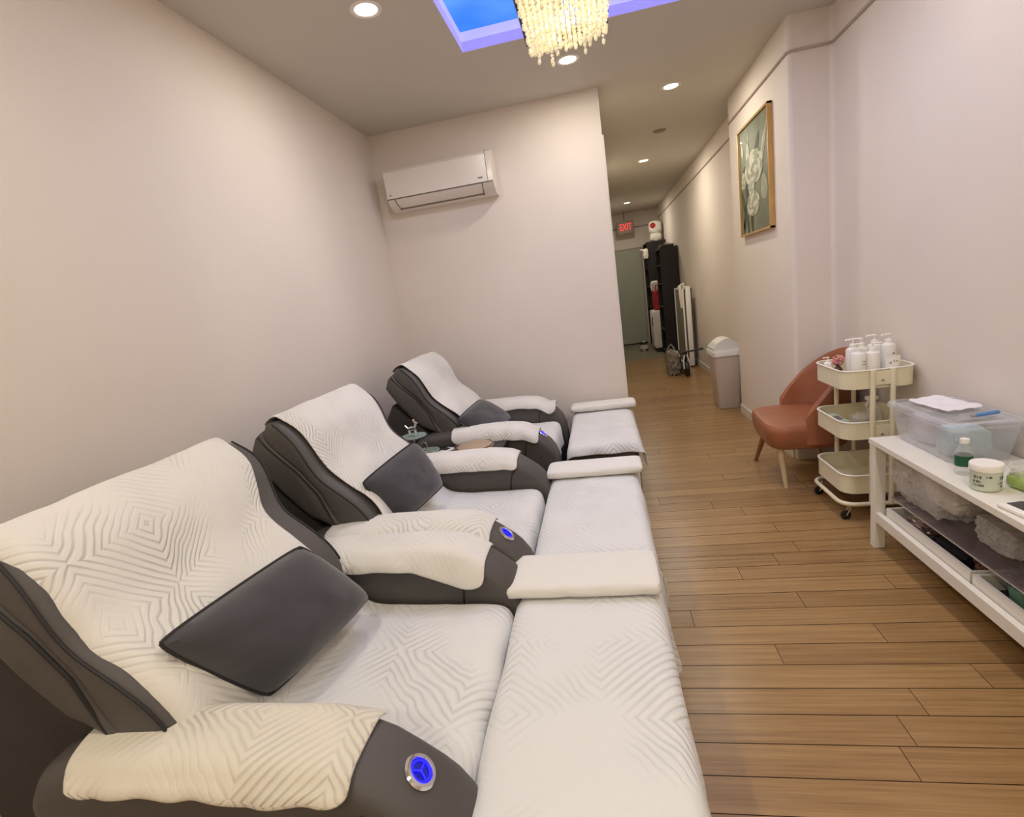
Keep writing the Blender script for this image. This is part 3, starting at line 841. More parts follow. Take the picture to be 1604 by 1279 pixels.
def folded(i, xa, xb, ya, yb, z, th, label):
    """a towel folded in layers, thick soft near edge"""
    n = 3; lay = th/n
    # spiral fold cross-section in (y,z): closed outline that reads as a roll on its near edge
    pts = []
    r = th/2
    sec = [(yb, z+.004)]+[(ya+r*.8, z)]
    for k in range(1, 12):
        a = -PI/2-k*PI/12; sec.append((ya+r*.9+r*.9*math.cos(a), z+r+r*math.sin(a)))
    sec += [(ya+r, z+th), ((ya+yb)/2, z+th*.96), (yb-.03, z+th*.86), (yb-.006, z+th*.7), (yb-.012, z+th*.5), (yb, z+th*.4), (yb+.004, z+th*.2)]
    bm = bmesh.new(); nx = 26; uvl = bm.loops.layers.uv.new('UVMap'); rings = []
    for j in range(nx+1):
        x = xa+(xb-xa)*j/nx; e = min(j, nx-j)/nx; sq = 1-.25*max(0, 1-e/.05)
        ring = []
        for k, (y, zz) in enumerate(sec):
            w = .004*nz(x*9, y*9+i, k*.3)+.004*nz(x*22, y*14, i)
            c0 = (ya+yb)/2
            ring.append(bm.verts.new((x+.008*nz(y*12, zz*40, i+3*(j == 0)), c0+(y-c0)*(.985+.015*sq)+w, z+(zz-z)*sq+abs(w))))
        rings.append(ring)
    n = len(sec)
    for j in range(nx):
        for k in range(n):
            f = bm.faces.new((rings[j][k], rings[j][(k+1) % n], rings[j+1][(k+1) % n], rings[j+1][k]))
            for l, (a, b_) in zip(f.loops, ((j, k), (j, k+1), (j+1, k+1), (j+1, k))): l[uvl].uv = (a*.02, b_*.03)
    bm.faces.new(rings[0][::-1]); bm.faces.new(rings[-1])
    o = mk('folded_towel', bm, M['fold'])
    ss = o.modifiers.new('smooth', 'SUBSURF'); ss.levels = 1; ss.render_levels = 1
    return tag(o, label, 'towel', 'folded towels on the footrests')
folded(0, -.435, .118, 1.60, 1.88, .502, .045, 'plain white folded towel on the nearest footrest, beside the embossed sheet')
folded(1, -.40, .155, 2.78, 3.02, .502, .045, 'plain white folded towel across the middle footrest')
folded(2, -.335, .235, 4.36, 4.60, .502, .058, 'thick white folded towel at the far end of the farthest footrest')

# ------------------------------------------------------------------ cushions
def cushion(A, B, C, D, th, seed, label):
    E_ = Vector((0, 0, 1.56)); A, B, C, D = [E_+(Vector(q)-E_)*(.972 if seed == 1 else .958) for q in (A, B, C, D)]; n = (B-A).cross(D-A).normalized()
    if n.z < 0: n = -n
    t = bpy.data.objects.new('cushion', None); ctr = (A+B+C+D)/4; t.location = ctr; link(t); t.empty_display_size = .05
    def P(u, v, s):
        a, b_ = 2*u-1, 2*v-1
        pin = 1+.025*(1-a*a)*abs(b_)**3-.03*abs(a*b_)**8; pin2 = 1+.02*(1-b_*b_)*abs(a)**3-.03*abs(a*b_)**8
        uu, vv = .5+.5*a*pin2, .5+.5*b_*pin
        p = A.lerp(B, uu).lerp(D.lerp(C, uu), vv)
        h = (max(0, (1-abs(a)**3.2)*(1-abs(b_)**3.2))**.5)
        w = .006*nz(u*5+seed, v*5)+.004*nz(u*12, v*12+seed)
        return p+n*s*(h*th/2+w*h)-ctr
    bm = bmesh.new(); N = 22
    top = grid(bm, lambda u, v: P(u, v, 1), N, N); bot = grid(bm, lambda u, v: P(u, v, -1), N, N)
    bmesh.ops.remove_doubles(bm, verts=bm.verts[:], dist=.0008)
    mk('cover', bm, M['velvet'], t)
    bm = bmesh.new(); e = [(i/20, 0) for i in range(20)]+[(1, i/20) for i in range(20)]+[(1-i/20, 1) for i in range(20)]+[(0, 1-i/20) for i in range(21)]
    tube(bm, [P(u, v, 0) for u, v in e], .005, 6); mk('piping', bm, M['piping'], t)
    return tag(t, label, 'cushion', 'dark velvet cushions on the recliners')
cushion((-1.13, .915, .87), (-1.03, 1.385, .875), (-.925, 1.545, .575), (-1.01, 1.075, .575), .19, 1, 'large dark grey velvet cushion on the nearest recliner')
cushion((-1.15, 2.07, .83), (-1.045, 2.52, .885), (-.96, 2.60, .59), (-1.05, 2.17, .575), .14, 2, 'dark velvet cushion leaning on the middle recliner')
cushion((-1.10, 3.52, .75), (-1.03, 4.0, .79), (-.82, 4.14, .575), (-.91, 3.64, .56), .14, 3, 'dark grey cushion lying on the farthest recliner')

# ------------------------------------------------------------------ small table between middle and farthest recliner
t = thing('side_table', (-1.06, 3.10, 0.0), 'low dark side table between the middle and farthest recliners', 'table')
mk('table_top', bxm(-.36, .36, -.19, .19, .60, .625, bev=.006), M['black'], t)
for sx in (-.31, .31):
    for sy in (-.15, .15): mk('leg', bxm(sx-.015, sx+.015, sy-.015, sy+.015, 0, .60), M['black'], t, smooth=False)
def P3(x, y, z): return (x, y, z)
ZT = .625
t = thing('cake_stand', (-1.30, 3.13, ZT), 'round glass stand on a thin rod topped by a small silver animal figure', 'tray')
bm = bmesh.new(); lathe(bm, [(0, .126), (.085, .127), (.09, .131), (.088, .135), (0, .13)], 32); mk('plate', bm, M['glass'], t)
bm = bmesh.new(); lathe(bm, [(0, 0), (.05, 0), (.05, .006), (.008, .012), (.005, .02), (.005, .13), (0, .13)], 20); mk('rod', bm, M['steel'], t)
bm = bmesh.new()
tube(bm, [(-.016, 0, .232), (.0, 0, .234), (.016, 0, .232)], [.009, .011, .009], 10)
for sx in (-.014, .014):
    for sy in (-.006, .006): tube(bm, [(sx, sy, .228), (sx, sy, .203)], .0035, 6)
tube(bm, [(.014, 0, .236), (.02, 0, .256)], .006, 8); tube(bm, [(.018, 0, .258), (.032, 0, .256)], [.009, .005], 8)
tube(bm, [(.016, .004, .262), (.012, .006, .275)], .0028, 6); tube(bm, [(.016, -.004, .262), (.012, -.006, .275)], .0028, 6)
tube(bm, [(-.018, 0, .236), (-.03, 0, .25)], .003, 6)
bmesh.ops.scale(bm, verts=bm.verts[:], vec=(1.5, 1.5, 1.5)); bmesh.ops.translate(bm, verts=bm.verts[:], vec=(0, 0, -.166)); mk('animal_figure', bm, M['chrome'], t)
t = thing('glass_dish', (-1.20, 3.08, ZT), 'oval glass dish with a thin wire ring on the low dark table', 'dish')
bm = bmesh.new(); lathe(bm, [(0, .004), (.05, .006), (.075, .03), (.085, .04), (.083, .043), (.07, .034), (.048, .012), (0, .01)], 28, sx=1, sy=.75); mk('bowl', bm, M['glass'], t)
bm = bmesh.new(); tube(bm, [(-.03+.022*math.cos(a*PI/12), .03, .06+.028*math.sin(a*PI/12)) for a in range(25)], .002, 6); mk('ring', bm, M['steel'], t)
bm = bmesh.new(); rnd = random.Random(2)
for k in range(14):
    bmesh.ops.create_icosphere(bm, subdivisions=1, radius=rnd.uniform(.007, .012), matrix=Matrix.Translation((rnd.uniform(-.045, .045), rnd.uniform(-.03, .03), .02)))
mk('pebbles', bm, mat('pebble', (150, 156, 128), rough=.5, var=.3), t)
t = thing('remote_control', (-1.105, 3.10, ZT), 'pale flat remote control with a dark screen on the low table', 'remote', rz=math.radians(62))
mk('case', bxm(-.085, .085, -.03, .03, .001, .02, bev=.006), M['plastic_white'], t)
mk('screen', bxm(.01, .065, -.02, .02, .0195, .0215), M['screen'], t, smooth=False)
t = thing('round_pouch', (-.89, 3.13, ZT), 'beige round lidded pouch behind the middle recliner arm', 'pouch')
bm = bmesh.new(); lathe(bm, [(0, 0), (.1, 0), (.125, .012), (.128, .025), (.1, .04), (.05, .048), (0, .05)], 28); mk('body', bm, M['beige'], t)
bm = bmesh.new(); tube(bm, [(.121*math.cos(a*PI/14), .121*math.sin(a*PI/14), .030) for a in range(29)], .004, 6); mk('rim', bm, M['brown'], t)

# ------------------------------------------------------------------ tan shell chair
t = thing('armchair', (1.305, 3.835, 0), 'tan leather tub chair with splayed wooden legs beside the trolley', 'chair', rz=math.radians(-3))
# seat : rounded slab, facing -x
def sq_outline(hx0, hx1, hy, n=40):
    q = []
    for k in range(n):
        a = 2*PI*k/n; c, s = math.cos(a), math.sin(a)
        e = 2/5
        x = (abs(c)**e)*(1 if c > 0 else -1); y = (abs(s)**e)*(1 if s > 0 else -1)
        q.append(((hx1 if x > 0 else -hx0)*abs(x), hy*y))
    return q
bm = bmesh.new(); rings = []
out = sq_outline(.255, .29, .315)
for k, (z, sc) in enumerate(((.285, .80), (.30, .90), (.335, .955), (.38, .985), (.42, 1), (.445, .985), (.46, .95), (.468, .86), (.472, .6), (.473, .3))):
    rings.append([bm.verts.new((x*sc, y*sc, z+(.006*(1-abs(x)/.3) if z > .45 else 0))) for x, y in out])
for a, b_ in zip(rings, rings[1:]):
    n = len(a)
    for k in range(n): bm.faces.new((a[k], a[(k+1) % n], b_[(k+1) % n], b_[k]))
bm.faces.new(rings[0][::-1]); bm.faces.new(rings[-1])
mk('seat', bm, M['tan'], t)
# wrap-around shell back
bm = bmesh.new()
TH = 100
def shell(u, v, side):
    th = math.radians(-TH+2*TH*u); c, s = math.cos(th), math.sin(th)
    up = max(0, math.cos(th*.86))
    ztop = .475+.41*(up**.9); zbot = .33
    z = zbot+(ztop-zbot)*v
    lean = .05*(z-.33)/.5*max(0, c)
    R = .30+lean + (0 if side else -.055*(1-.25*v))
    ys = 1.0
    return Vector((.03+R*c*.98, R*s*1.05*ys, z))
N, K = 44, 10
def loopring(u):
    r = [shell(u, k/K, 1) for k in range(K+1)]; i = [shell(u, k/K, 0) for k in range(K+1)]
    top = (r[-1]+i[-1])/2+Vector((0, 0, .022))
    return r+[r[-1].lerp(top, .6)+Vector((0, 0, .006)), top, i[-1].lerp(top, .6)+Vector((0, 0, .006))]+i[::-1]
rings = [[bm.verts.new(p) for p in loopring(i/N)] for i in range(N+1)]
for a, b_ in zip(rings, rings[1:]):
    n = len(a)
    for k in range(n): bm.faces.new((a[k], a[(k+1) % n], b_[(k+1) % n], b_[k]))
bm.faces.new(rings[0][::-1]); bm.faces.new(rings[-1])
mk('backrest', bm, M['tan'], t)
for (a, b_, m) in (((-.16, -.20, .30), (-.135, -.235, 0), 'legwood'), ((-.14, .24, .30), (-.20, .36, 0), 'legwood2'), ((.2, -.2, .30), (.25, -.25, 0), 'legwood'), ((.2, .2, .30), (.24, .25, 0), 'legwood')):
    bm = bmesh.new(); tube(bm, [a, b_], [.023, .014], 14); mk('leg', bm, M[m], t)

# ------------------------------------------------------------------ three-tier trolley
TX0, TX1, TY0, TY1 = 1.30, 1.675, 3.07, 3.49
cx, cy = (TX0+TX1)/2, (TY0+TY1)/2
t = thing('trolley', (cx, cy, 0), 'cream metal three-tier rolling trolley in front of the tan chair', 'trolley')
hx, hy = (TX1-TX0)/2, (TY1-TY0)/2
def rrect(hx, hy, r, n=6):
    q = []
    for sx, sy, st in ((1, 1, 0), (-1, 1, PI/2), (-1, -1, PI), (1, -1, 1.5*PI)):
        for k in range(n+1):
            a = st+k*PI/2/n; q.append((sx*(hx-r)+r*math.cos(a), sy*(hy-r)+r*math.sin(a)))
    return q
def tray(z0, z1, name='tray'):
    bm = bmesh.new(); rings = []
    for s, z in ((.0, z0), (0, z1), (.004, z1+.004), (-.006, z1+.004), (-.006, z1), (-.005, z0+.004)):
        rings.append([bm.verts.new((x, y, z)) for x, y in rrect(hx+s, hy+s, .075)])
    for a, b_ in zip(rings, rings[1:]):
        n = len(a)
        for k in range(n): bm.faces.new((a[k], a[(k+1) % n], b_[(k+1) % n], b_[k]))
    bm.faces.new(rings[0][::-1]); bm.faces.new(rings[-1])
    mk(name, bm, M['cream'], t)
    bm = bmesh.new(); q = rrect(hx+.002, hy+.002, .075); q.append(q[0]); tube(bm, [(x, y, z1+.002) for x, y in q], .0045, 6); mk('rim', bm, M['plastic_white'], t)
TZ = [(.165, .275), (.495, .595), (.79, .893)]
for z0, z1 in TZ: tray(z0, z1)
for sy in (-1, 1):
    for sx in (-.048, .052):
        bm = bmesh.new(); tube(bm, [(sx, sy*(hy+.014), .10), (sx, sy*(hy+.014), .897)], .0135, 12); mk('post', bm, M['cream'], t)
    bm = bmesh.new(); pass
    for za in (.81, .50):
        bm = bmesh.new(); box(bm, -.035, .038, sy*(hy+.012)-.003, sy*(hy+.012)+.003, za, za+.078); c_ = mk('bracket', bm, M['cream'], t)
        bm = bmesh.new(); tube(bm, [(0, sy*(hy+.015), za+.026), (0, sy*(hy+.023), za+.026)], .006, 8); mk('knob', bm, M['steel'], c_)
bm = bmesh.new(); q = rrect(hx+.012, hy+.012, .08); q.append(q[0]); tube(bm, [(x, y, .105) for x, y in q], .0125, 10); mk('bottom_frame', bm, M['cream'], t)
for sx in (-1, 1):
    for sy in (-1, 1):
        x, y = sx*(hx-.035), sy*(hy-.02)
        bm = bmesh.new(); tube(bm, [(x, y, .10), (x, y, .072)], .009, 8)
        for w in (-.014, .014): tube(bm, [(x, y+w, .074), (x-.02, y+w, .03)], .0045, 6)
        tube(bm, [(x, y-.016, .074), (x, y+.016, .074)], .0055, 6)
        c_ = mk('caster', bm, M['steel'], t)
        bm = bmesh.new(); T = Matrix.Translation((x-.02, y, .0285)) @ Matrix.Rotation(PI/2, 4, 'X')
        lathe(bm, [(0, -.009), (.02, -.009), (.027, -.007), (.0285, 0), (.027, .007), (.02, .009), (0, .009)], 24, mat4=T); mk('wheel', bm, M['black'], c_)

# pump bottles on the trolley
def pump_parts(t, h, r, m, marks=True, clear=False, sq=1.0):
    bm = bmesh.new(); lathe(bm, [(0, .001), (r*.92, .001), (r, .008), (r, h*.72), (r*.93, h*.76), (r*.45, h*.8), (r*.42, h*.83), (0, h*.83)], 20, sx=1, sy=sq)
    mk('bottle_body', bm, m, t)
    bm = bmesh.new(); lathe(bm, [(r*.36, h*.8), (r*.5, h*.8), (r*.5, h*.87), (r*.2, h*.885), (r*.12, h*.89), (r*.12, h*.965), (r*.3, h*.97), (r*.3, h), (0, h)], 16)
    tube(bm, [(0, 0, h*.985), (-r*1.1, .0, h*.985), (-r*1.25, 0, h*.965)], [r*.17, r*.14, r*.1], 8)
    mk('pump', bm, M['plastic_white'], t)
    if marks:
        bm = bmesh.new()
        for k, zz in enumerate((.55, .48, .3)):
            for s in range(4):
                a = -PI/2-.35+s*.17 if k else -PI/2-.25+s*.12
                a2 = a+.11
                v = [(1.008*r*math.cos(q)*1, 1.008*r*math.sin(q)*sq, h*z_) for q, z_ in ((a, zz), (a2, zz), (a2, zz+.025), (a, zz+.025))]
                bm.faces.new([bm.verts.new(p) for p in v])
        mk('printed_lines', bm, M['mark'], t, smooth=False)
PB = [(1.445, 3.30, .20, .033, 'white pump bottle at the left back of the trolley group'),
      (1.43, 3.20, .185, .036, 'white pump bottle, leftmost of the front row on the trolley'),
      (1.50, 3.32, .195, .033, 'second white pump bottle in the back row on the trolley'),
      (1.505, 3.20, .18, .035, 'white pump bottle in the middle of the trolley front row'),
      (1.575, 3.33, .205, .035, 'tall white pump bottle, second from the right on the trolley'),
      (1.635, 3.30, .205, .035, 'tall white pump bottle at the right end of the trolley top')]
ZB = TZ[2][0]+.005
for i, (x, y, h, r, lb) in enumerate(PB):
    b_ = thing('pump_bottle', (x, y, ZB), lb, 'bottle', 'white pump bottles on the trolley', rz=[.2, .5, -.6, 2.8, .1, .3][i])
    pump_parts(b_, h+.05, r*1.08, M['bottle'])
b_ = thing('cream_tube', (1.585, 3.155, ZB), 'squat white squeeze tube standing on its cap at the trolley front', 'tube')
bm = bmesh.new(); rings = []
for z, a, c in ((.03, .026, .024), (.06, .03, .022), (.1, .036, .012), (.135, .04, .0035), (.15, .041, .003)):
    rings.append([bm.verts.new((a*math.cos(2*PI*k/20), c*math.sin(2*PI*k/20), z)) for k in range(20)])
for a, c in zip(rings, rings[1:]):
    for k in range(20): bm.faces.new((a[k], a[(k+1) % 20], c[(k+1) % 20], c[k]))
bm.faces.new(rings[0][::-1]); bm.faces.new(rings[-1]); mk('tube_body', bm, M['bottle'], b_)
bm = bmesh.new(); lathe(bm, [(0, .001), (.026, .001), (.026, .03), (0, .03)], 20); mk('cap', bm, M['plastic_white'], b_)
bm = bmesh.new(); box(bm, -.02, -.01, -.0125, -.0115, .11, .117); box(bm, .002, .006, -.0105, -.0095, .118, .128); box(bm, .014, .022, -.0105, -.0095, .118, .124); mk('printed_lines', bm, M['mark'], b_, smooth=False)
b_ = thing('pump_bottle', (1.335, 3.36, ZB), 'small white pump bottle beside the pink flower at the trolley left corner', 'bottle')
pump_parts(b_, .145, .024, M['bottle'], marks=False)
b_ = thing('flower_diffuser', (1.385, 3.345, ZB), 'small amber bottle topped by a pink fluffy flower on the trolley', 'flower')
bm = bmesh.new(); lathe(bm, [(0, .001), (.02, .001), (.023, .01), (.023, .07), (.011, .085), (.011, .1), (0, .1)], 16); mk('bottle_body', bm, M['brown'], b_)
bm = bmesh.new(); rnd = random.Random(4)
for k in range(40):
    a, z = rnd.uniform(0, 2*PI), rnd.uniform(-1, 1); rr = math.sqrt(1-z*z)*.028
    bmesh.ops.create_icosphere(bm, subdivisions=1, radius=.009, matrix=Matrix.Translation((rr*math.cos(a), rr*math.sin(a), .122+z*.026)))
mk('flower', bm, M['pink'], b_)
# middle tray
ZM = TZ[1][0]+.005
b_ = thing('plastic_bowl', (1.45, 3.19, ZM), 'clear plastic bowl wrapped in film on the middle trolley tier', 'bowl')
bm = bmesh.new(); lathe(bm, [(0, .002), (.05, .002), (.062, .09), (.066, .1), (.06, .098), (.048, .006), (0, .006)], 24); mk('bowl', bm, M['film'], b_)
bm = bmesh.new(); bmesh.ops.create_icosphere(bm, subdivisions=4, radius=.055, matrix=Matrix.Translation((0, 0, .09)) @ Matrix.Diagonal((1, 1, .55, 1)))
for v in bm.verts: v.co += v.co.normalized()*.012*nz(v.co.x*40, v.co.y*40, v.co.z*40)
mk('film_cover', bm, M['film'], b_)
b_ = thing('spray_bottle', (1.535, 3.24, ZM), 'translucent white trigger bottle on the middle trolley tier', 'bottle')
bm = bmesh.new(); lathe(bm, [(0, .001), (.04, .001), (.043, .02), (.043, .1), (.02, .15), (.013, .16), (.013, .18), (0, .18)], 20); mk('bottle_body', bm, M['film'], b_)
bm = bmesh.new(); box(bm, -.05, .02, -.012, .012, .18, .205, bev=.006); tube(bm, [(-.03, 0, .18), (-.045, 0, .14)], .006, 8); mk('trigger', bm, M['plastic_white'], b_)
b_ = thing('paper_box', (1.345, 3.30, ZM), 'flat pale box at the left of the middle trolley tier', 'box')
mk('carton', bxm(-.028, .04, -.09, .09, .001, .075, bev=.003), M['pale_green'], b_)
mk('box_label', bxm(-.015, .025, -.06, .02, .0755, .077), M['mark'], b_, smooth=False)
b_ = thing('cotton_jar', (1.625, 3.20, ZM), 'small milky jar behind the right post of the middle trolley tier', 'jar')
bm = bmesh.new(); lathe(bm, [(0, .001), (.033, .001), (.035, .01), (.035, .09), (.028, .1), (0, .1)], 20); mk('jar_body', bm, M['film'], b_)
bm = bmesh.new(); lathe(bm, [(.03, .1), (.032, .1), (.032, .125), (0, .126)], 20); mk('lid', bm, M['plastic_white'], b_)
ZL = TZ[0][0]+.005
b_ = thing('soap_dish', (1.43, 3.17, ZL), 'small white oval dish on the bottom trolley tier', 'dish')
bm = bmesh.new(); lathe(bm, [(0, .002), (.045, .002), (.055, .03), (.05, .05), (.02, .062), (0, .064)], 24, sx=1, sy=.75); mk('dish', bm, M['plastic_white'], b_)
b_ = thing('paper_roll', (1.60, 3.2, ZL), 'white rolled tape standing on edge at the right of the bottom trolley tier', 'roll')
T = Matrix.Translation((0, 0, .071)) @ Matrix.Rotation(PI/2, 4, 'X')
bm = bmesh.new(); lathe(bm, [(.048, -.025), (.069, -.025), (.069, .025), (.048, .025), (.048, -.025)], 28, mat4=T); mk('roll', bm, M['plastic_white'], b_)

# ------------------------------------------------------------------ low white bench with glass shelf
BX0, BX1, BY0, BY1 = 1.305, 1.682, .92, 2.785
t = thing('tv_bench', ((BX0+BX1)/2, (BY0+BY1)/2, 0), 'low white bench with glass middle shelf along the right wall', 'bench')
def L(o): o.location = Vector(o.location)-t.location; return o
def bpart(name, bm, m, sm=False):
    bmesh.ops.translate(bm, verts=bm.verts[:], vec=-t.location); return mk(name, bm, m, t, sm)
bpart('bench_top', bxm(BX0-.008, BX1, BY0-.008, BY1+.008, .572, .600, bev=.002), M['white'])
for x in (BX0, BX1-.05):
    for y in (BY0, BY1-.045): bpart('leg', bxm(x, x+.05, y, y+.045, 0, .572, bev=.002), M['white'])
bm = bmesh.new(); box(bm, BX0+.004, BX0+.03, BY0+.045, BY1-.045, .150, .205, bev=.002); box(bm, BX1-.03, BX1-.004, BY0+.045, BY1-.045, .15, .205, bev=.002)
for y in (BY0+.01, BY1-.035): box(bm, BX0+.05, BX1-.05, y, y+.025, .15, .205)
bpart('lower_rail', bm, M['white'])
bpart('lower_shelf', bxm(BX0+.03, BX1-.03, BY0+.035, BY1-.035, .155, .170), M['white'])
bpart('glass_shelf', bxm(BX0+.02, BX1-.01, BY0+.046, BY1-.16, .333, .341, bev=.001), M['smoked'])
bm = bmesh.new(); tube(bm, [(BX0+.018, BY0+.046, .337), (BX0+.018, BY1-.16, .337)], .004, 6); bpart('shelf_edge', bm, M['steel'], True)

# storage tub
t2 = thing('storage_tub', (1.53, 2.56, .601), 'clear plastic storage tub with lid full of pale cloths on the bench', 'tub')
def shell_box(bm, hx0, hy0, hx1, hy1, z0, z1, th=.003, r=.03):
    rings = []
    for s, z, k in ((0, z0, 0), (0, z1, 1), (-th, z1, 1), (-th, z0+th, 0)):
        hx_, hy_ = (hx0, hy0) if k == 0 else (hx1, hy1)
        rings.append([bm.verts.new((x, y, z)) for x, y in rrect(hx_+s, hy_+s, r)])
    for a, b_ in zip(rings, rings[1:]):
        n = len(a)
        for q in range(n): bm.faces.new((a[q], a[(q+1) % n], b_[(q+1) % n], b_[q]))
    bm.faces.new(rings[0][::-1]); bm.faces.new(rings[-1])
bm = bmesh.new(); shell_box(bm, .115, .205, .14, .235, 0, .165); mk('tub_body', bm, M['tubwall'], t2)
bm = bmesh.new(); rings = []
for s, z in ((.0, .160), (.006, .160), (.006, .178), (-.004, .186), (-.018, .186), (-.024, .176), (-.06, .176), (-.065, .182)):
    rings.append([bm.verts.new((x, y, z)) for x, y in rrect(.146+s, .245+s, .035)])
for a, b_ in zip(rings, rings[1:]):
    n = len(a)
    for q in range(n): bm.faces.new((a[q], a[(q+1) % n], b_[(q+1) % n], b_[q]))
bm.faces.new(rings[-1]); mk('lid', bm, M['tubwall'], t2)
def lump(name, c, s, m, seed, label, cat, amp=.25, f=9, sub=4, box_=True, parent=None, group=None):
    """a crumpled bundle"""
    bm = bmesh.new(); bmesh.ops.create_icosphere(bm, subdivisions=sub, radius=1)
    for v in bm.verts:
        p = v.co.copy()
        if box_:
            k = max(abs(p.x), abs(p.y), abs(p.z)); p = p.lerp(p/k*.86, .6)
        d = noise.fractal(Vector((p.x*f*.25+seed, p.y*f*.25, p.z*f*.25)), .6, 2, 5)
        d2 = 1-abs(noise.noise(Vector((p.x*f*.5, p.y*f*.5+seed, p.z*f*.5))))*2
        p *= 1+amp*d*.5+amp*.25*d2
        v.co = Vector((p.x*s[0], p.y*s[1], max(-s[2]*.86, p.z*s[2])))
    mn = min(v.co.z for v in bm.verts)
    for v in bm.verts: v.co.z -= mn
    o = mk(name, bm, m, parent, loc=c)
    if label: tag(o, label, cat, group)
    return o
lump('folded_cloth', (1.515, 2.45, .606), (.085, .085, .075), M['paleblue'], 3, 'pale blue cloth bundle inside the clear tub, near end', 'cloth', amp=.14)
lump('folded_cloth', (1.53, 2.66, .606), (.095, .095, .075), M['lilac_cloth'], 8, 'pale grey cloth bundle inside the clear tub, far end', 'cloth', amp=.14)
def flatcloth(name, c, sx, sy, m, seed, label, cat, th=.012, rz=0):
    R_ = Matrix.Rotation(rz, 3, 'Z')
    def fn(u, v):
        p = R_ @ Vector(((u-.5)*sx, (v-.5)*sy, 0)); return (c[0]+p.x, c[1]+p.y, c[2]+.012*abs(nz(u*3+seed, v*3))+.004)
    o = cloth(name, fn, sx, sy, m, seed, amp=.004, thick=th, corner=.02, res=.012); return tag(o, label, cat)
lil2 = towel_mat('napkin', (232, 228, 232), .05)
flatcloth('cloth_napkin', (1.535, 2.62, .788), .17, .26, lil2, 3, 'thin white cloth lying on the tub lid', 'cloth', th=.004, rz=.15)
b_ = thing('box_cutter', (1.565, 2.395, .793), 'blue-handled slim cutter lying on the near edge of the tub lid', 'tool', rz=math.radians(12))
bm = bmesh.new(); tube(bm, [(-.05, 0, .008), (-.045, 0, .008), (.05, 0, .008), (.056, 0, .008)], [.006, .0085, .0085, .005], 12); mk('handle', bm, M['blue_pen'], b_)
bm = bmesh.new(); tube(bm, [(-.068, 0, .008), (-.062, 0, .008), (-.05, 0, .008)], [.005, .0075, .0075], 12); mk('tip', bm, M['steel'], b_)

# water bottle, cream jar, packs, spray bottle, device
b_ = thing('water_bottle', (1.395, 2.245, .601), 'small clear water bottle with dark green label beside the cream jar', 'bottle')
bm = bmesh.new(); lathe(bm, [(0, .002), (.026, .002), (.029, .01), (.028, .03), (.029, .035), (.029, .085), (.027, .092), (.026, .1), (.012, .128), (.012, .135), (0, .135)], 24); mk('bottle_body', bm, M['clear'], b_)
bm = bmesh.new(); lathe(bm, [(.0295, .038), (.0297, .04), (.0297, .08), (.0295, .082)], 24); mk('bottle_label', bm, M['green_label'], b_)
bm = bmesh.new(); lathe(bm, [(.013, .133), (.0155, .133), (.0155, .15), (0, .151)], 20); mk('cap', bm, M['plastic_white'], b_)
b_ = thing('cream_jar', (1.375, 2.09, .601), 'round jar with white screw lid and grey-green printed label on the bench', 'jar')
jarm = mat('jar_body', (196, 204, 186), rough=.35, var=.04)
bm = bmesh.new(); lathe(bm, [(0, .001), (.042, .001), (.047, .006), (.048, .075), (.044, .08), (0, .08)], 36); mk('jar_body', bm, jarm, b_)
bm = bmesh.new(); lathe(bm, [(.044, .078), (.05, .078), (.051, .083), (.051, .101), (.049, .104), (0, .104)], 36); mk('lid', bm, M['plastic_white'], b_)
bm = bmesh.new(); rnd = random.Random(9)
grey_print = mat('label_print', (86, 94, 82), rough=.5)
for a0, a1, zz, hh in ((-2.9, -2.3, .052, .012), (-2.95, -2.5, .036, .009), (-2.9, -2.2, .022, .008), (-2.1, -1.75, .056, .009), (-1.2, -.6, .048, .014), (-1.3, -.55, .032, .006), (-1.1, -.7, .018, .008), (-2.45, -2.3, .036, .006)):
    n = max(3, int((a1-a0)/.07))
    for k in range(n):
        if rnd.random() < .16: continue
        a, c = a0+(a1-a0)*k/n, a0+(a1-a0)*(k+.78)/n
        bm.faces.new([bm.verts.new((.0484*math.cos(q), .0484*math.sin(q), z_)) for q, z_ in ((a, zz), (c, zz), (c, zz+hh), (a, zz+hh))])
mk('printed_lines', bm, grey_print, b_, smooth=False)
b_ = thing('wipes_pack', (1.52, 2.07, .601), 'yellow-green soft pack with clear film top behind the cream jar', 'pack', rz=.25)
bm = bxm(-.07, .08, -.05, .05, .001, .055, bev=.02, seg=3); mk('pack_body', bm, M['green_pack'], b_)
o = lump('film_top', (0, 0, .05), (.075, .05, .03), M['film'], 4, None, None, parent=b_)
b_ = thing('spray_bottle', (1.63, 2.16, .601), 'pale green trigger spray bottle with black head at the right edge', 'bottle')
bm = bmesh.new(); lathe(bm, [(0, .001), (.036, .001), (.039, .01), (.039, .11), (.028, .14), (.014, .155), (.014, .165), (0, .165)], 24); mk('bottle_body', bm, M['pale_green'], b_)
bm = bmesh.new(); lathe(bm, [(.012, .16), (.018, .16), (.018, .185), (0, .185)], 16); box(bm, -.06, .025, -.012, .012, .182, .212, bev=.005); box(bm, -.072, -.058, -.008, .008, .192, .206)
tube(bm, [(-.035, 0, .185), (-.045, 0, .165), (-.062, 0, .145)], [.008, .006, .004], 8); mk('trigger', bm, M['black'], b_)
b_ = thing('green_roll', (1.475, 1.955, .601), 'pale green rounded roll lying near the right picture edge', 'roll', rz=.3)
bm = bmesh.new(); tube(bm, [(-.05, 0, .03), (-.045, 0, .03), (.06, 0, .03), (.065, 0, .03)], [.02, .029, .029, .02], 20); mk('roll', bm, M['pale_green'], b_)
bm = bmesh.new(); tube(bm, [(-.02, 0, .03), (-.012, 0, .03)], [.0295, .0295], 20, cap=False); mk('band', bm, M['teal'], b_)
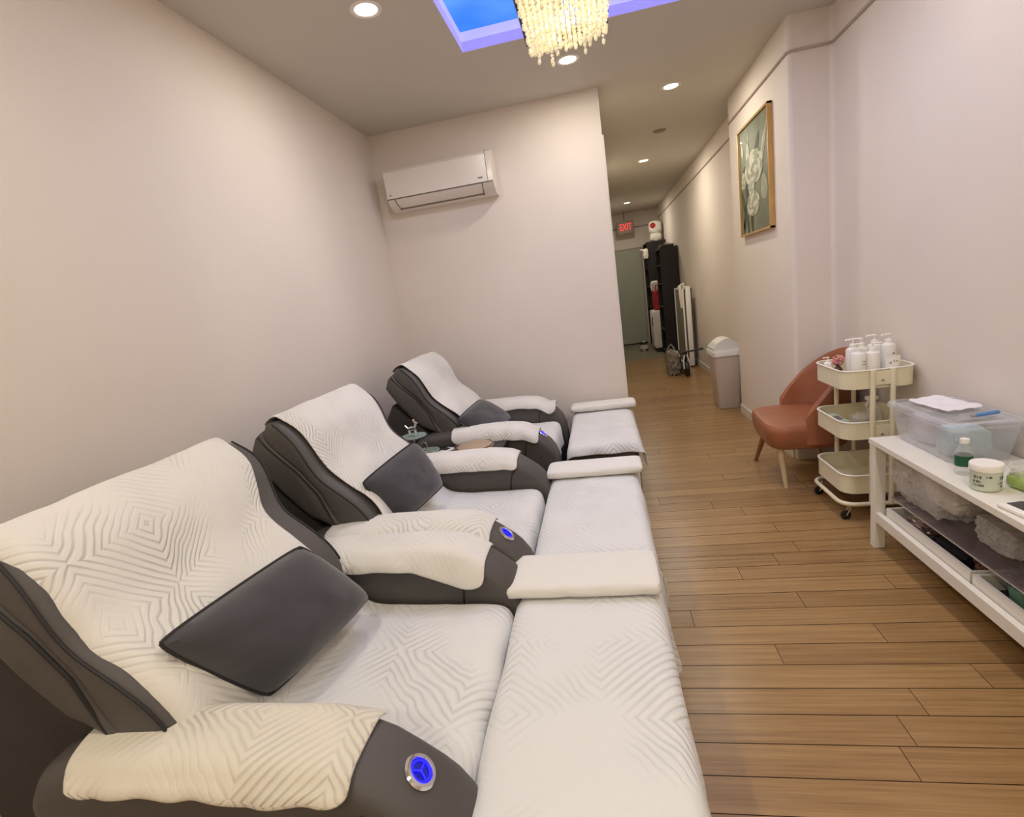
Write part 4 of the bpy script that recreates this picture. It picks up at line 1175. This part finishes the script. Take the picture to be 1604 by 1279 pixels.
b_ = thing('tablet_device', (1.375, 1.885, .601), 'flat white device with dark rectangular screen on the bench edge', 'device', rz=math.radians(8))
mk('case', bxm(-.06, .09, -.055, .055, .001, .014, bev=.004), M['plastic_white'], b_)
mk('screen', bxm(-.035, .02, -.02, .045, .0138, .0152), M['screen'], b_, smooth=False)

# wrapped things on the glass shelf and in the open bins
lump('plastic_bag', (1.475, 2.50, .343), (.150, .225, .120), M['film'], 11, 'large bundle of crumpled clear plastic under the bench top', 'plastic wrap', amp=.13, f=8, sub=5)
b_ = lump('wrapped_roll', (1.49, 2.43, .36), (.08, .13, .07), M['paper'], 2, 'white roll inside the crumpled clear plastic on the glass shelf', 'roll', amp=.1)
lump('plastic_bag', (1.49, 2.08, .343), (.10, .12, .065), M['film'], 17, 'smaller crumpled clear bag on the glass shelf, behind the jar side', 'plastic wrap', amp=.18, f=9, sub=5)
def bin_(ya, yb, label):
    b_ = thing('open_bin', (1.48, (ya+yb)/2, .171), label, 'bin', 'open white bins on the lower shelf')
    hy_ = (yb-ya)/2
    bm = bmesh.new()
    for a in ((-.14, -.125, -hy_, hy_), (.125, .14, -hy_, hy_), (-.125, .125, -hy_, -hy_+.012), (-.125, .125, hy_-.012, hy_)): box(bm, *a, 0, .075)
    mk('bin_wall', bm, M['white'], b_, smooth=False)
    mk('bin_floor', bxm(-.125, .125, -hy_+.012, hy_-.012, 0, .008), M['darkcloth'], b_, smooth=False)
bin_(2.09, 2.70, 'open white bin with dark cloth on the lower shelf, far end')
bin_(1.42, 2.075, 'open white bin holding a teal tub on the lower shelf, near end')
lump('foil_packet', (1.43, 2.55, .182), (.055, .075, .035), M['foil'], 5, 'crumpled silvery brown packet in the far open bin', 'packet', amp=.35, f=12)
lump('dark_cloth', (1.49, 2.33, .18), (.1, .12, .03), M['darkcloth'], 6, 'black cloth in the far open bin', 'cloth', amp=.2)
lump('foil_packet', (1.47, 2.16, .182), (.06, .04, .045), mat('brown_packet', (120, 82, 66), rough=.3, metal=.2, var=.3), 9, 'brown glossy packet at the near end of the far open bin', 'packet', amp=.3)
b_ = thing('teal_tub', (1.46, 1.93, .18), 'round teal tub covered by a clear bag in the near open bin', 'tub')
bm = bmesh.new(); lathe(bm, [(0, .001), (.07, .001), (.085, .09), (.09, .1), (.084, .098), (.068, .006), (0, .006)], 28); mk('tub_body', bm, M['teal'], b_)
lump('bag_cover', (0, 0, .085), (.08, .075, .03), M['film'], 14, None, None, parent=b_, amp=.25)
lump('dark_cloth', (1.48, 1.65, .18), (.1, .14, .03), M['darkcloth'], 12, 'black cloth in the near open bin', 'cloth', amp=.2)

# ------------------------------------------------------------------ waste bin in the hallway
t = thing('waste_bin', (1.35, 6.10, 0), 'tall grey plastic swing-lid bin standing at the hallway corner', 'bin')
def bin_ring(z, hx_, hy_, r=.04): return [(x, y, z) for x, y in rrect(hx_, hy_, r)]
bm = bmesh.new(); rings = [[bm.verts.new(p) for p in bin_ring(*a)] for a in ((.002, .115, .15), (.01, .12, .155), (.60, .15, .19), (.62, .152, .192))]
for a, b_ in zip(rings, rings[1:]):
    n = len(a)
    for q in range(n): bm.faces.new((a[q], a[(q+1) % n], b_[(q+1) % n], b_[q]))
bm.faces.new(rings[0][::-1]); bm.faces.new(rings[-1]); mk('bin_body', bm, M['plastic_grey'], t)
bm = bmesh.new(); rings = [[bm.verts.new(p) for p in bin_ring(*a)] for a in ((.60, .158, .198), (.605, .163, .203), (.655, .165, .205), (.665, .158, .198), (.668, .13, .17))]
for a, b_ in zip(rings, rings[1:]):
    n = len(a)
    for q in range(n): bm.faces.new((a[q], a[(q+1) % n], b_[(q+1) % n], b_[q]))
bm.faces.new(rings[-1]); mk('lid_rim', bm, M['lid_grey'], t)
# arched hood
bm = bmesh.new(); N = 16; A = []; B = []
for k in range(N+1):
    x = -.15+.30*k/N; z = .66+.125*math.sin(PI*(.06+.88*k/N))**.8
    A.append((x, z))
for sy in (-1, 1):
    vs = [bm.verts.new((x, sy*.165, z)) for x, z in A]+[bm.verts.new((.15, sy*.165, .655)), bm.verts.new((-.15, sy*.165, .655))]
    (B.append(vs)); bm.faces.new(vs if sy > 0 else vs[::-1])
n = len(B[0])
for k in range(n): bm.faces.new((B[0][k], B[0][(k+1) % n], B[1][(k+1) % n], B[1][k]))
mk('hood', bm, M['lid_grey'], t)
bm = bmesh.new(); vs = []
for k in range(2, N-3):
    x, z = A[k]; vs.append((bm.verts.new((x, -.15, z+.004)), bm.verts.new((x, .15, z+.004))))
for a, b_ in zip(vs, vs[1:]): bm.faces.new((a[0], a[1], b_[1], b_[0]))
mk('swing_flap', bm, M['plastic_white'], t)

# ------------------------------------------------------------------ hallway : shelves, packs, table, scooter
def bookcase(x0, x1, y0, y1, h, shelves, label, m='blackwood'):
    t = thing('bookcase', ((x0+x1)/2, (y0+y1)/2, 0), label, 'bookcase')
    hx_, hy_ = (x1-x0)/2, (y1-y0)/2
    for sy in (-1, 1): mk('side_panel', bxm(-hx_, hx_, sy*hy_-(.022 if sy > 0 else 0), sy*hy_+(.022 if sy < 0 else 0), 0, h), M[m], t, smooth=False)
    mk('back_panel', bxm(hx_-.012, hx_, -hy_+.022, hy_-.022, 0, h), M[m], t, smooth=False)
    for z in shelves: mk('shelf', bxm(-hx_+.003, hx_-.012, -hy_+.022, hy_-.022, z, z+.022), M[m], t, smooth=False)
    return t
bookcase(1.235, 1.565, 10.42, 11.15, 2.08, (.06, .5, .95, 1.4, 1.75, 2.055), 'tall black bookcase seen side-on in the hallway, nearer of the two')
bookcase(1.16, 1.565, 12.0, 12.9, 2.32, (.9, 1.35, 1.75, 2.295), 'taller black bookcase at the end of the hallway, behind the nearer one')
def pack(name, x, y, z, lx, ly, lz, m, label, cat, group=None, seed=1):
    return lump(name, (x, y, z), (lx, ly, lz), m, seed, label, cat, amp=.08, f=6, sub=3, group=group)
o = pack('paper_towel_pack', 1.40, 12.3, 2.325, .14, .16, .105, M['paper'], 'white wrapped paper pack standing directly on the taller bookcase', 'paper pack', seed=2)
bm = bmesh.new()
t = thing('paper_towel_pack', (1.40, 12.3, 2.50), 'upper white pack with a red round mark, on top of the other pack', 'paper pack')
lump('wrapper', (0, 0, 0), (.15, .16, .15), M['paper'], 3, None, None, amp=.06, f=6, sub=3, parent=t)
bm = bmesh.new(); lathe(bm, [(0, 0), (.058, 0), (.06, .004), (0, .005)], 24, mat4=Matrix.Translation((-.06, -.145, .16)) @ Matrix.Rotation(PI/2, 4, 'X')); mk('red_mark', bm, M['red'], t)
t = thing('storage_bag', (1.40, 10.75, 2.08), 'low folded dark bag with a white strap on top of the nearer bookcase', 'bag')
lump('bag_body', (0, 0, 0), (.15, .26, .035), mat('taupe', (92, 78, 72), rough=.7), 6, None, None, amp=.1, parent=t)
bm = bmesh.new(); tube(bm, [(-.06, -.2, .06), (-.02, -.21, .085), (.05, -.2, .07)], .009, 8); mk('strap', bm, M['paper'], t)
t = thing('cloth_bow', (1.14, 12.0, 1.95), 'white cloth bow hanging from the front of the taller bookcase', 'cloth')
t.location = (1.13, 11.98, 1.98)
lump('cloth', (0, 0, 0), (.05, .04, .11), M['paper'], 8, None, None, amp=.5, parent=t)
bm = bmesh.new(); tube(bm, [(0, 0, .15), (-.12, -.02, .2)], [.03, .01], 8); mk('loop', bm, M['paper'], t)
o = pack('printed_box', 1.31, 11.9, 1.37, .1, .05, .12, M['paper'], 'pale printed box balanced on top of the red bag', 'box', seed=5)
o.location = (1.22, 11.52, 1.27)
t = thing('folded_card', (1.36, 10.8, 1.422), 'pale folded sheet standing in the upper part of the nearer bookcase', 'card')
mk('card', bxm(-.11, .09, -.3, -.28, 0, .3), M['plastic_grey'], t, smooth=False)
t = thing('red_bag', (1.30, 11.55, 0), 'bright red cloth bag lying on the white cabinet in the hallway', 'bag')
t.location = (1.255, 11.55, .87)
lump('bag_body', (0, 0, 0), (.11, .16, .24), M['red'], 3, None, None, amp=.15, parent=t)
bm = bmesh.new(); tube(bm, [(-.05, -.12, .42), (-.04, -.13, .52), (.04, -.13, .52), (.05, -.12, .42)], .008, 6); mk('handle', bm, M['red'], t)
t = thing('white_cabinet', (1.30, 11.55, 0), 'small white cabinet with dark foot between the two black bookcases', 'cabinet')
mk('cabinet_body', bxm(-.19, .24, -.33, .33, .09, .865, bev=.01), M['plastic_white'], t)
mk('plinth', bxm(-.15, .24, -.3, .3, 0, .09), M['black'], t, smooth=False)
mk('door', bxm(-.2, -.19, -.31, .31, .11, .84, bev=.003), M['plastic_white'], t)
mk('handle', bxm(-.215, -.2, -.27, -.25, .55, .75), M['black'], t)
t = thing('paint_tin', (.90, 11.68, 0), 'small metal tin standing on the grey floor before the end door', 'tin')
bm = bmesh.new(); lathe(bm, [(0, .001), (.085, .001), (.088, .005), (.085, .01), (.085, .19), (.09, .2), (.085, .2), (.075, .19), (0, .188)], 24); mk('tin_body', bm, M['tin'], t)
bm = bmesh.new(); lathe(bm, [(.0855, .05), (.0865, .05), (.0865, .14), (.0855, .14)], 24); mk('tin_label', bm, M['paper'], t)
bm = bmesh.new(); lathe(bm, [(.086, .165), (.092, .17), (.092, .2), (.086, .203)], 24); mk('tin_rim', bm, M['black'], t)

# folded massage table / panel leaning upright
t = thing('folding_table', (1.46, 9.35, 0), 'folded white table with grey panel standing upright against the hallway wall', 'table')
mk('table_panel', bxm(-.085, -.06, -.42, .42, .06, 1.32, bev=.006), mat('grey_panel', (120, 120, 108), rough=.5), t)
bm = bmesh.new()
for y in (-.43, .43): tube(bm, [(-.085, y, .03), (-.085, y, 1.30)], .014, 8)
tube(bm, [(-.085, -.43, 1.30), (-.085, .43, 1.30)], .014, 8); tube(bm, [(-.085, -.43, .03), (-.085, .43, .03)], .014, 8)
mk('frame', bm, M['plastic_white'], t)
mk('second_leaf', bxm(-.045, .035, -.43, .43, .02, 1.34, bev=.01), M['plastic_white'], t)
bm = bmesh.new(); tube(bm, [(-.11, -.40, 1.0), (-.12, -.42, 1.2), (-.12, -.42, 1.36), (-.08, -.42, 1.39), (-.05, -.42, 1.30)], [.02, .028, .03, .028, .02], 8); mk('cloth_strap', bm, M['paper'], t)
mk('edge_strip', bxm(.04, .055, -.43, -.40, .1, 1.30), M['seam'], t, smooth=False)

# folded kick scooter
t = thing('kick_scooter', (1.27, 8.10, 0), 'folded black kick scooter with handlebar sticking out beside the bin', 'scooter')
def wheelT(x, y, z, r, w, nm='wheel'):
    T = Matrix.Translation((x, y, z)) @ Matrix.Rotation(PI/2, 4, 'Y')
    bm = bmesh.new(); lathe(bm, [(r*.55, -w*.5), (r*.92, -w*.5), (r, -w*.2), (r, w*.2), (r*.92, w*.5), (r*.55, w*.5)], 28, mat4=T); o_ = mk(nm, bm, M['black'], t)
    bm = bmesh.new(); lathe(bm, [(0, -w*.3), (r*.56, -w*.3), (r*.56, w*.3), (0, w*.3)], 20, mat4=T); mk('hub', bm, M['tin'], o_)
wheelT(-.03, .03, .12, .118, .055); wheelT(-.03, .82, .10, .098, .05)
bm = bmesh.new(); box(bm, -.09, .03, .18, .72, .085, .125, bev=.012); mk('deck', bm, M['blackwood'], t)
bm = bmesh.new()
for sx in (-.07, .01): tube(bm, [(sx, .03, .12), (sx, .05, .25), (sx*.4-.02, .08, .33)], .012, 8)
mk('fork', bm, M['lid_grey'], t)
bm = bmesh.new(); tube(bm, [(-.03, .09, .22), (-.03, .09, .36)], .022, 10); tube(bm, [(-.03, .09, .33), (-.03, .80, .30)], .02, 10); tube(bm, [(-.03, .18, .11), (-.03, .09, .24)], .02, 8); mk('stem', bm, M['black'], t)
bm = bmesh.new(); tube(bm, [(-.13, .04, .37), (.22, .0, .41)], .015, 10); mk('handlebar', bm, M['black'], t)
t = thing('plastic_sack', (1.075, 8.47, 0), 'crumpled grey translucent sack on the hallway floor beside the scooter', 'bag')
lump('sack_body', (0, 0, 0), (.095, .22, .21), mat('grey_sack', (132, 126, 116), rough=.35, var=.25, scale=14), 5, None, None, amp=.4, f=12, sub=4, parent=t)
bm = bmesh.new(); tube(bm, [(-.05, -.1, .34), (-.07, -.1, .44), (-.02, -.1, .5), (.03, -.1, .42)], [.012, .008, .008, .012], 8); mk('knot', bm, M['film'], t)

# exit sign
t = thing('exit_sign', (.785, 12.80, 2.775), 'lit red exit sign hanging before the end wall of the hallway', 'sign')
mk('housing', bxm(-.18, .19, 0, .06, -.145, .145, bev=.006), M['exit_face'], t)
o = text_mesh('EXIT', .17, M['red_glow'], 'letters', t, .002); o.rotation_euler = (PI/2, 0, 0); o.location = (.02, -.003, .0)
o.scale = (.8, 1.25, 1)
bm = bmesh.new(); tube(bm, [(0, .03, .145), (0, .03, CH-2.775)], .01, 8); mk('stem', bm, M['exit_face'], t)

# ------------------------------------------------------------------ camera and world
R = ((0.9772793998256294, 0.1587493086275958, -0.1404408476431199),
     (-0.10145574634113391, -0.23139430721111642, -0.967555376257427),
     (-0.18609595968430145, 0.9598204684213334, -0.21003086008639546))
cam = bpy.data.cameras.new('camera'); co = bpy.data.objects.new('camera', cam); link(co)
cam.sensor_fit = 'HORIZONTAL'; cam.sensor_width = 36; cam.lens = 798.815/1604*36; cam.clip_start = .05
m4 = Matrix.Identity(4)
for i in range(3):
    m4[i][0] = R[0][i]; m4[i][1] = -R[1][i]; m4[i][2] = -R[2][i]
m4[0][3], m4[1][3], m4[2][3] = 0, 0, 1.56
co.matrix_world = m4
sc = bpy.context.scene; sc.camera = co
w = bpy.data.worlds.new('world'); sc.world = w; w.use_nodes = True
w.node_tree.nodes['Background'].inputs[0].default_value = (.8, .8, .9, 1); w.node_tree.nodes['Background'].inputs[1].default_value = .1
sc.view_settings.view_transform = 'Standard'; sc.view_settings.look = 'None'
sc.view_settings.exposure = 0; sc.view_settings.gamma = 1
sc.cycles.use_denoising = True
sc.cycles.max_bounces = 8; sc.cycles.diffuse_bounces = 5; sc.cycles.transparent_max_bounces = 12
sc.cycles.sample_clamp_indirect = 4
